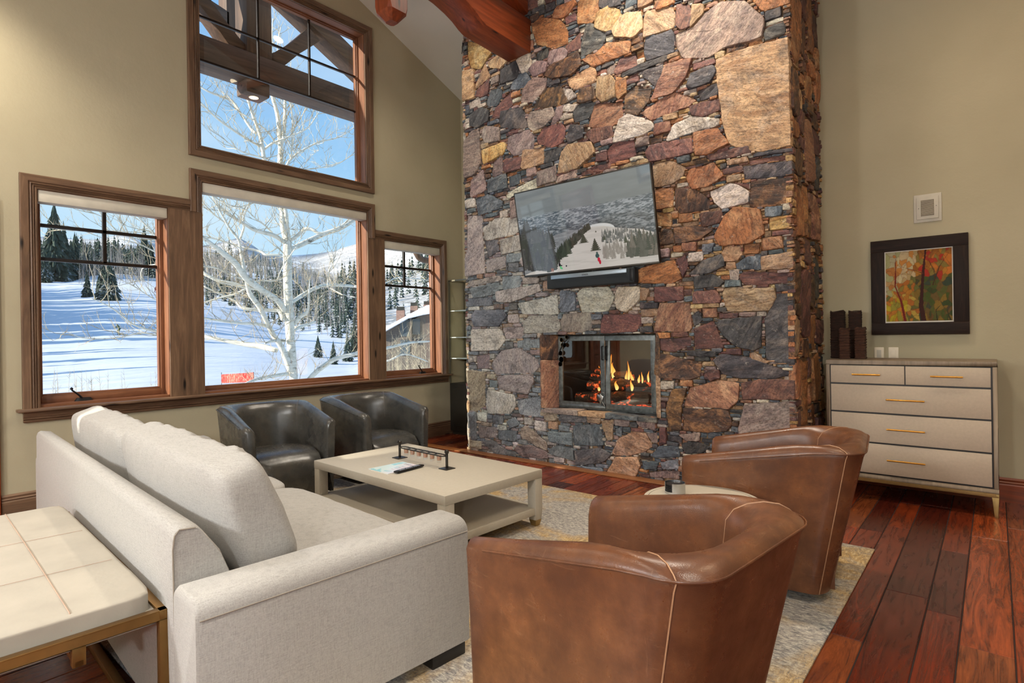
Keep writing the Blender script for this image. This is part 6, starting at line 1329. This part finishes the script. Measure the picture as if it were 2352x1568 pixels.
# ------------------------------------------------------------------ porch truss outside
pt = tag(empty('porch_truss', (-7.0, 3.53, 4.637)), 'dark timber porch truss with king post and curved braces outside the upper window', 'porch truss')
Q_ = lambda x, y, z: (x+7.0, y-3.53, z-4.637)
MB().box(-0.35, 0, -3.6, 1.72, 0, 0.315).build('tie_beam', M['porch_y'], pt, 0.012)
MB().box(-0.33, -0.01, -0.16, 0.16, 0.315, 1.75).build('king_post', M['porch_z'], pt, 0.01)
for s_ in (1, -1):
    fn = lambda u, v_, t_, s_=s_: (t_, s_*u, v_)
    up_ = [(0.16, 0.42), (0.22, 0.46), (0.44, 0.66), (0.60, 0.84), (0.72, 0.98)]; lo_ = [(0.88, 0.86), (0.80, 0.78), (0.58, 0.58), (0.38, 0.36), (0.33, 0.315), (0.16, 0.315)]
    MB().prism(up_+lo_, fn, -0.28, -0.06).build('curved_brace', M['porch_y'], pt, 0.008)
    q = [(0, 1.42), (0, 1.20), (1.8, 0.32), (1.8, 0.54)] 
    MB().prism([(0, 1.62), (0, 1.36), (3.4, -0.30), (3.4, -0.04)], fn, -0.33, -0.03).build('rafter', M['porch_y'], pt, 0.01)
lb = MB().box(-0.30, -0.02, -0.17, 0.13, -0.175, 0).build('lamp_block', M['porch_y'], pt, 0.02)
MB().lathe([(0.055, -0.178), (0.045, -0.174), (0.001, -0.174)], (-0.15, -0.02, 0), 20).build('lamp_lens', emit('porch_lamp', (1.0, 0.72, 0.36, 1), 6), lb)
MB().box(-0.37, 0.02, 1.66, 1.80, -0.05, 0.33).build('end_corbel', M['porch_z'], pt, 0.03, 3)
p2 = tag(empty('porch_truss', (-9.6, 3.53, 4.9)), 'outer sunlit timber truss of the porch behind the dark one', 'porch truss')
MB().box(-0.3, 0, 0.75, 0.98, 1.0, 3.0).build('king_post', M['porch_z'], p2, 0.01)
for s_ in (-1,):
    MB().prism([(0.0, 1.9), (0.0, 1.62), (3.0, 0.35), (3.0, 0.63)], lambda u, v_, t_: (t_, 0.8-u*0.5, v_+u*0.55), -0.3, 0).build('rafter', M['porch_y'], p2, 0.01)
# roof deck above the trusses
rd_ = MB()
for s_ in (1, -1): rd_.add([(-10.2, 3.53, 6.34), (-6.3, 3.53, 6.34), (-6.3, 3.53+s_*3.6, 4.58), (-10.2, 3.53+s_*3.6, 4.58), (-10.2, 3.53, 6.42), (-6.3, 3.53, 6.42), (-6.3, 3.53+s_*3.6, 4.66), (-10.2, 3.53+s_*3.6, 4.66)], [(0, 1, 2, 3), (4, 5, 6, 7), (0, 1, 5, 4), (1, 2, 6, 5), (2, 3, 7, 6), (3, 0, 4, 7)])
PORCH_ROOF = False
if PORCH_ROOF: tag(rd_.build('porch_roof', M['porch_y']), kind='structure')
m = MB().tube([(-7.2, 6.16, 2.95), (-7.2, 6.18, 2.78), (-7.2, 6.24, 2.70), (-7.2, 6.34, 2.67), (-7.2, 6.7, 2.66)], 0.05, 10)
tag(m.build('downspout_elbow', M['porch_z'], None, smooth=50), 'brown curved downspout elbow at the top of the right window', 'downspout')

# ------------------------------------------------------------------ neighbouring lodge
hp = far(-250, 46, -5.0); hs = tag(empty('lodge', hp, YAW+radians(6)), 'neighbouring dark wooden lodge with a snow-covered roof and three chimneys', 'house')
k = 46/FPX
def hz(px_up): return px_up*k-(-5.0)      # height above the lodge's foot
M['lodge_wall'] = wood('lodge_siding', srgb(70, 62, 56), srgb(104, 94, 86), srgb(124, 114, 104), 'x', 0.8, False)
X0 = -45*k; X1 = 330*k
yv = lambda q: hz(q)
m = MB(); m.rings([[(X0, 0, 0), (X1, 0, 0), (X1, 0, yv(80)), (X0+90*k, 0, yv(50)), (X0, 0, yv(14))], [(X0, 9, 0), (X1, 9, 0), (X1, 9, yv(80)), (X0+90*k, 9, yv(50)), (X0, 9, yv(14))]])
m.build('wall', M['lodge_wall'], hs)
roof = MB(); top = [(X0-18*k, yv(6)), (X0-2*k, yv(18)), (X0+60*k, yv(52)), (X0+100*k, yv(72)), (X0+200*k, yv(84)), (X1, yv(84))]
bot = [(X1, yv(70)), (X0+200*k, yv(66)), (X0+92*k, yv(50)), (X0+58*k, yv(42)), (X0-18*k, yv(0))]
roof.rings([[(x_, -0.6, z_) for x_, z_ in top+bot], [(x_, 9.3, z_+0.3) for x_, z_ in top+bot]]); roof.build('snowy_roof', M['snow'], hs, 0.1, 2)
for (xa, xb, za, zb) in ((38, 60, 2, 40), (66, 84, 6, 42), (38, 60, -42, -6)):
    MB().box(X0+xa*k, X0+xb*k, -0.05, 0.05, yv(za), yv(zb)).build('window', plain('lodge_glass', srgb(78, 88, 94), 0.2), hs)
MB().box(X0+61*k, X0+65*k, -0.4, 0, yv(-10), yv(44)).build('post', M['lodge_wall'], hs)
for (xa, xb, za, zb, y_) in ((22, 42, 15, 66, 3.0), (54, 72, 20, 78, 4.0), (84, 100, 30, 84, 6.0)):
    c_ = MB().box(X0+xa*k, X0+xb*k, y_, y_+0.7, yv(za), yv(zb)).build('chimney', plain('chimney_masonry', srgb(132, 106, 96), 0.9, var=.2), hs)
    MB().box(X0+(xa+1)*k, X0+(xb-1)*k, y_+0.05, y_+0.65, yv(zb), yv(zb+9)).build('chimney_cap', M['dark_cab'], c_)
# red banner fence
bp_ = far(-632, 36, 0); bz = -88*36/FPX
m = MB(); W2 = 37*36/FPX; vs0 = []
for q in range(13):
    u = q/12; vs0.append((-W2+2*W2*u, 0.06*sin(u*9)))
m.rings([[(x_, y_, 0.30+0.05*x_), (x_, y_+0.01, 0.30+0.05*x_), (x_, y_+0.01, -0.27+0.03*x_), (x_, y_, -0.27+0.03*x_)] for x_, y_ in vs0])
bn_ = tag(empty('banner', (bp_.x, bp_.y, CAM_H+bz), YAW), 'faded red banner fence at the foot of the aspen on the snow', 'banner')
t = NT('banner_red', 0.8); f = t.noise(t.co((9, 1, 3)), 1.6, 3, 0.6); t.color(t.ramp(f, [(0.40, srgb(226, 60, 56)), (0.56, srgb(236, 120, 100)), (0.7, srgb(240, 176, 150))])); m.build('banner_cloth', t.m, bn_)
for x_ in (-W2, W2): MB().tube([(x_, 0.02, -2.6), (x_, 0.02, 0.38)], 0.015, 6).build('pole', M['black'], bn_)

# ------------------------------------------------------------------ skiers
def skier(az, b, h, rz, cloth, lab, crouch=True):
    p = far(az, b, 0); zz = CAM_H+ter(az, b); r = tag(empty('person', (p.x, p.y, zz+0.02), YAW+rz), lab, 'person')
    bm = bmesh.new(); sk = bm.verts.layers.skin.verify(); k = h/1.7
    J = {'pel': (0, 0, .72, .15), 'ch': (.16, 0, 1.08, .17), 'nk': (.26, 0, 1.27, .07), 'hd': (.34, 0, 1.42, .12), 'kl': (.22, .14, .44, .09), 'fl': (.02, .17, .06, .06), 'kr': (.26, -.14, .46, .09), 'fr': (.06, -.17, .06, .06),
         'el': (.34, .30, 1.0, .055), 'hl': (.55, .34, .98, .05), 'er': (.30, -.30, .98, .055), 'hr': (.50, -.36, .90, .05), 'tl': (.17, .17, .05, .05), 'tr': (.21, -.17, .05, .05)}
    V_ = {}
    for n_, (x_, y_, z_, r_) in J.items():
        v = bm.verts.new((x_*k, y_*k, z_*k)); v[sk].radius = (r_*k, r_*k); V_[n_] = v
    V_['pel'][sk].use_root = True
    for a_, b_ in (('pel', 'ch'), ('ch', 'nk'), ('nk', 'hd'), ('pel', 'kl'), ('kl', 'fl'), ('fl', 'tl'), ('pel', 'kr'), ('kr', 'fr'), ('fr', 'tr'), ('ch', 'el'), ('el', 'hl'), ('ch', 'er'), ('er', 'hr')): bm.edges.new((V_[a_], V_[b_]))
    me = bpy.data.meshes.new('body'); bm.to_mesh(me); bm.free(); o = obj('body', me, plain('ski_clothes', cloth, 0.8), r); o.modifiers.new('skin', 'SKIN'); q = o.modifiers.new('sub', 'SUBSURF'); q.levels = q.render_levels = 1
    for y_ in (.17, -.17): MB().box(-.75*k, .85*k, (y_-.05)*k, (y_+.05)*k, -0.01, 0.02).build('ski', M['black'], r, 0.004)
skier(-901, 69, 1.5, radians(178), srgb(70, 96, 60), 'crouching skier in green gliding across the snow run')
skier(-818, 150, 1.8, radians(90), srgb(110, 56, 60), 'tiny skier in dark red higher up the run, next to the window post')
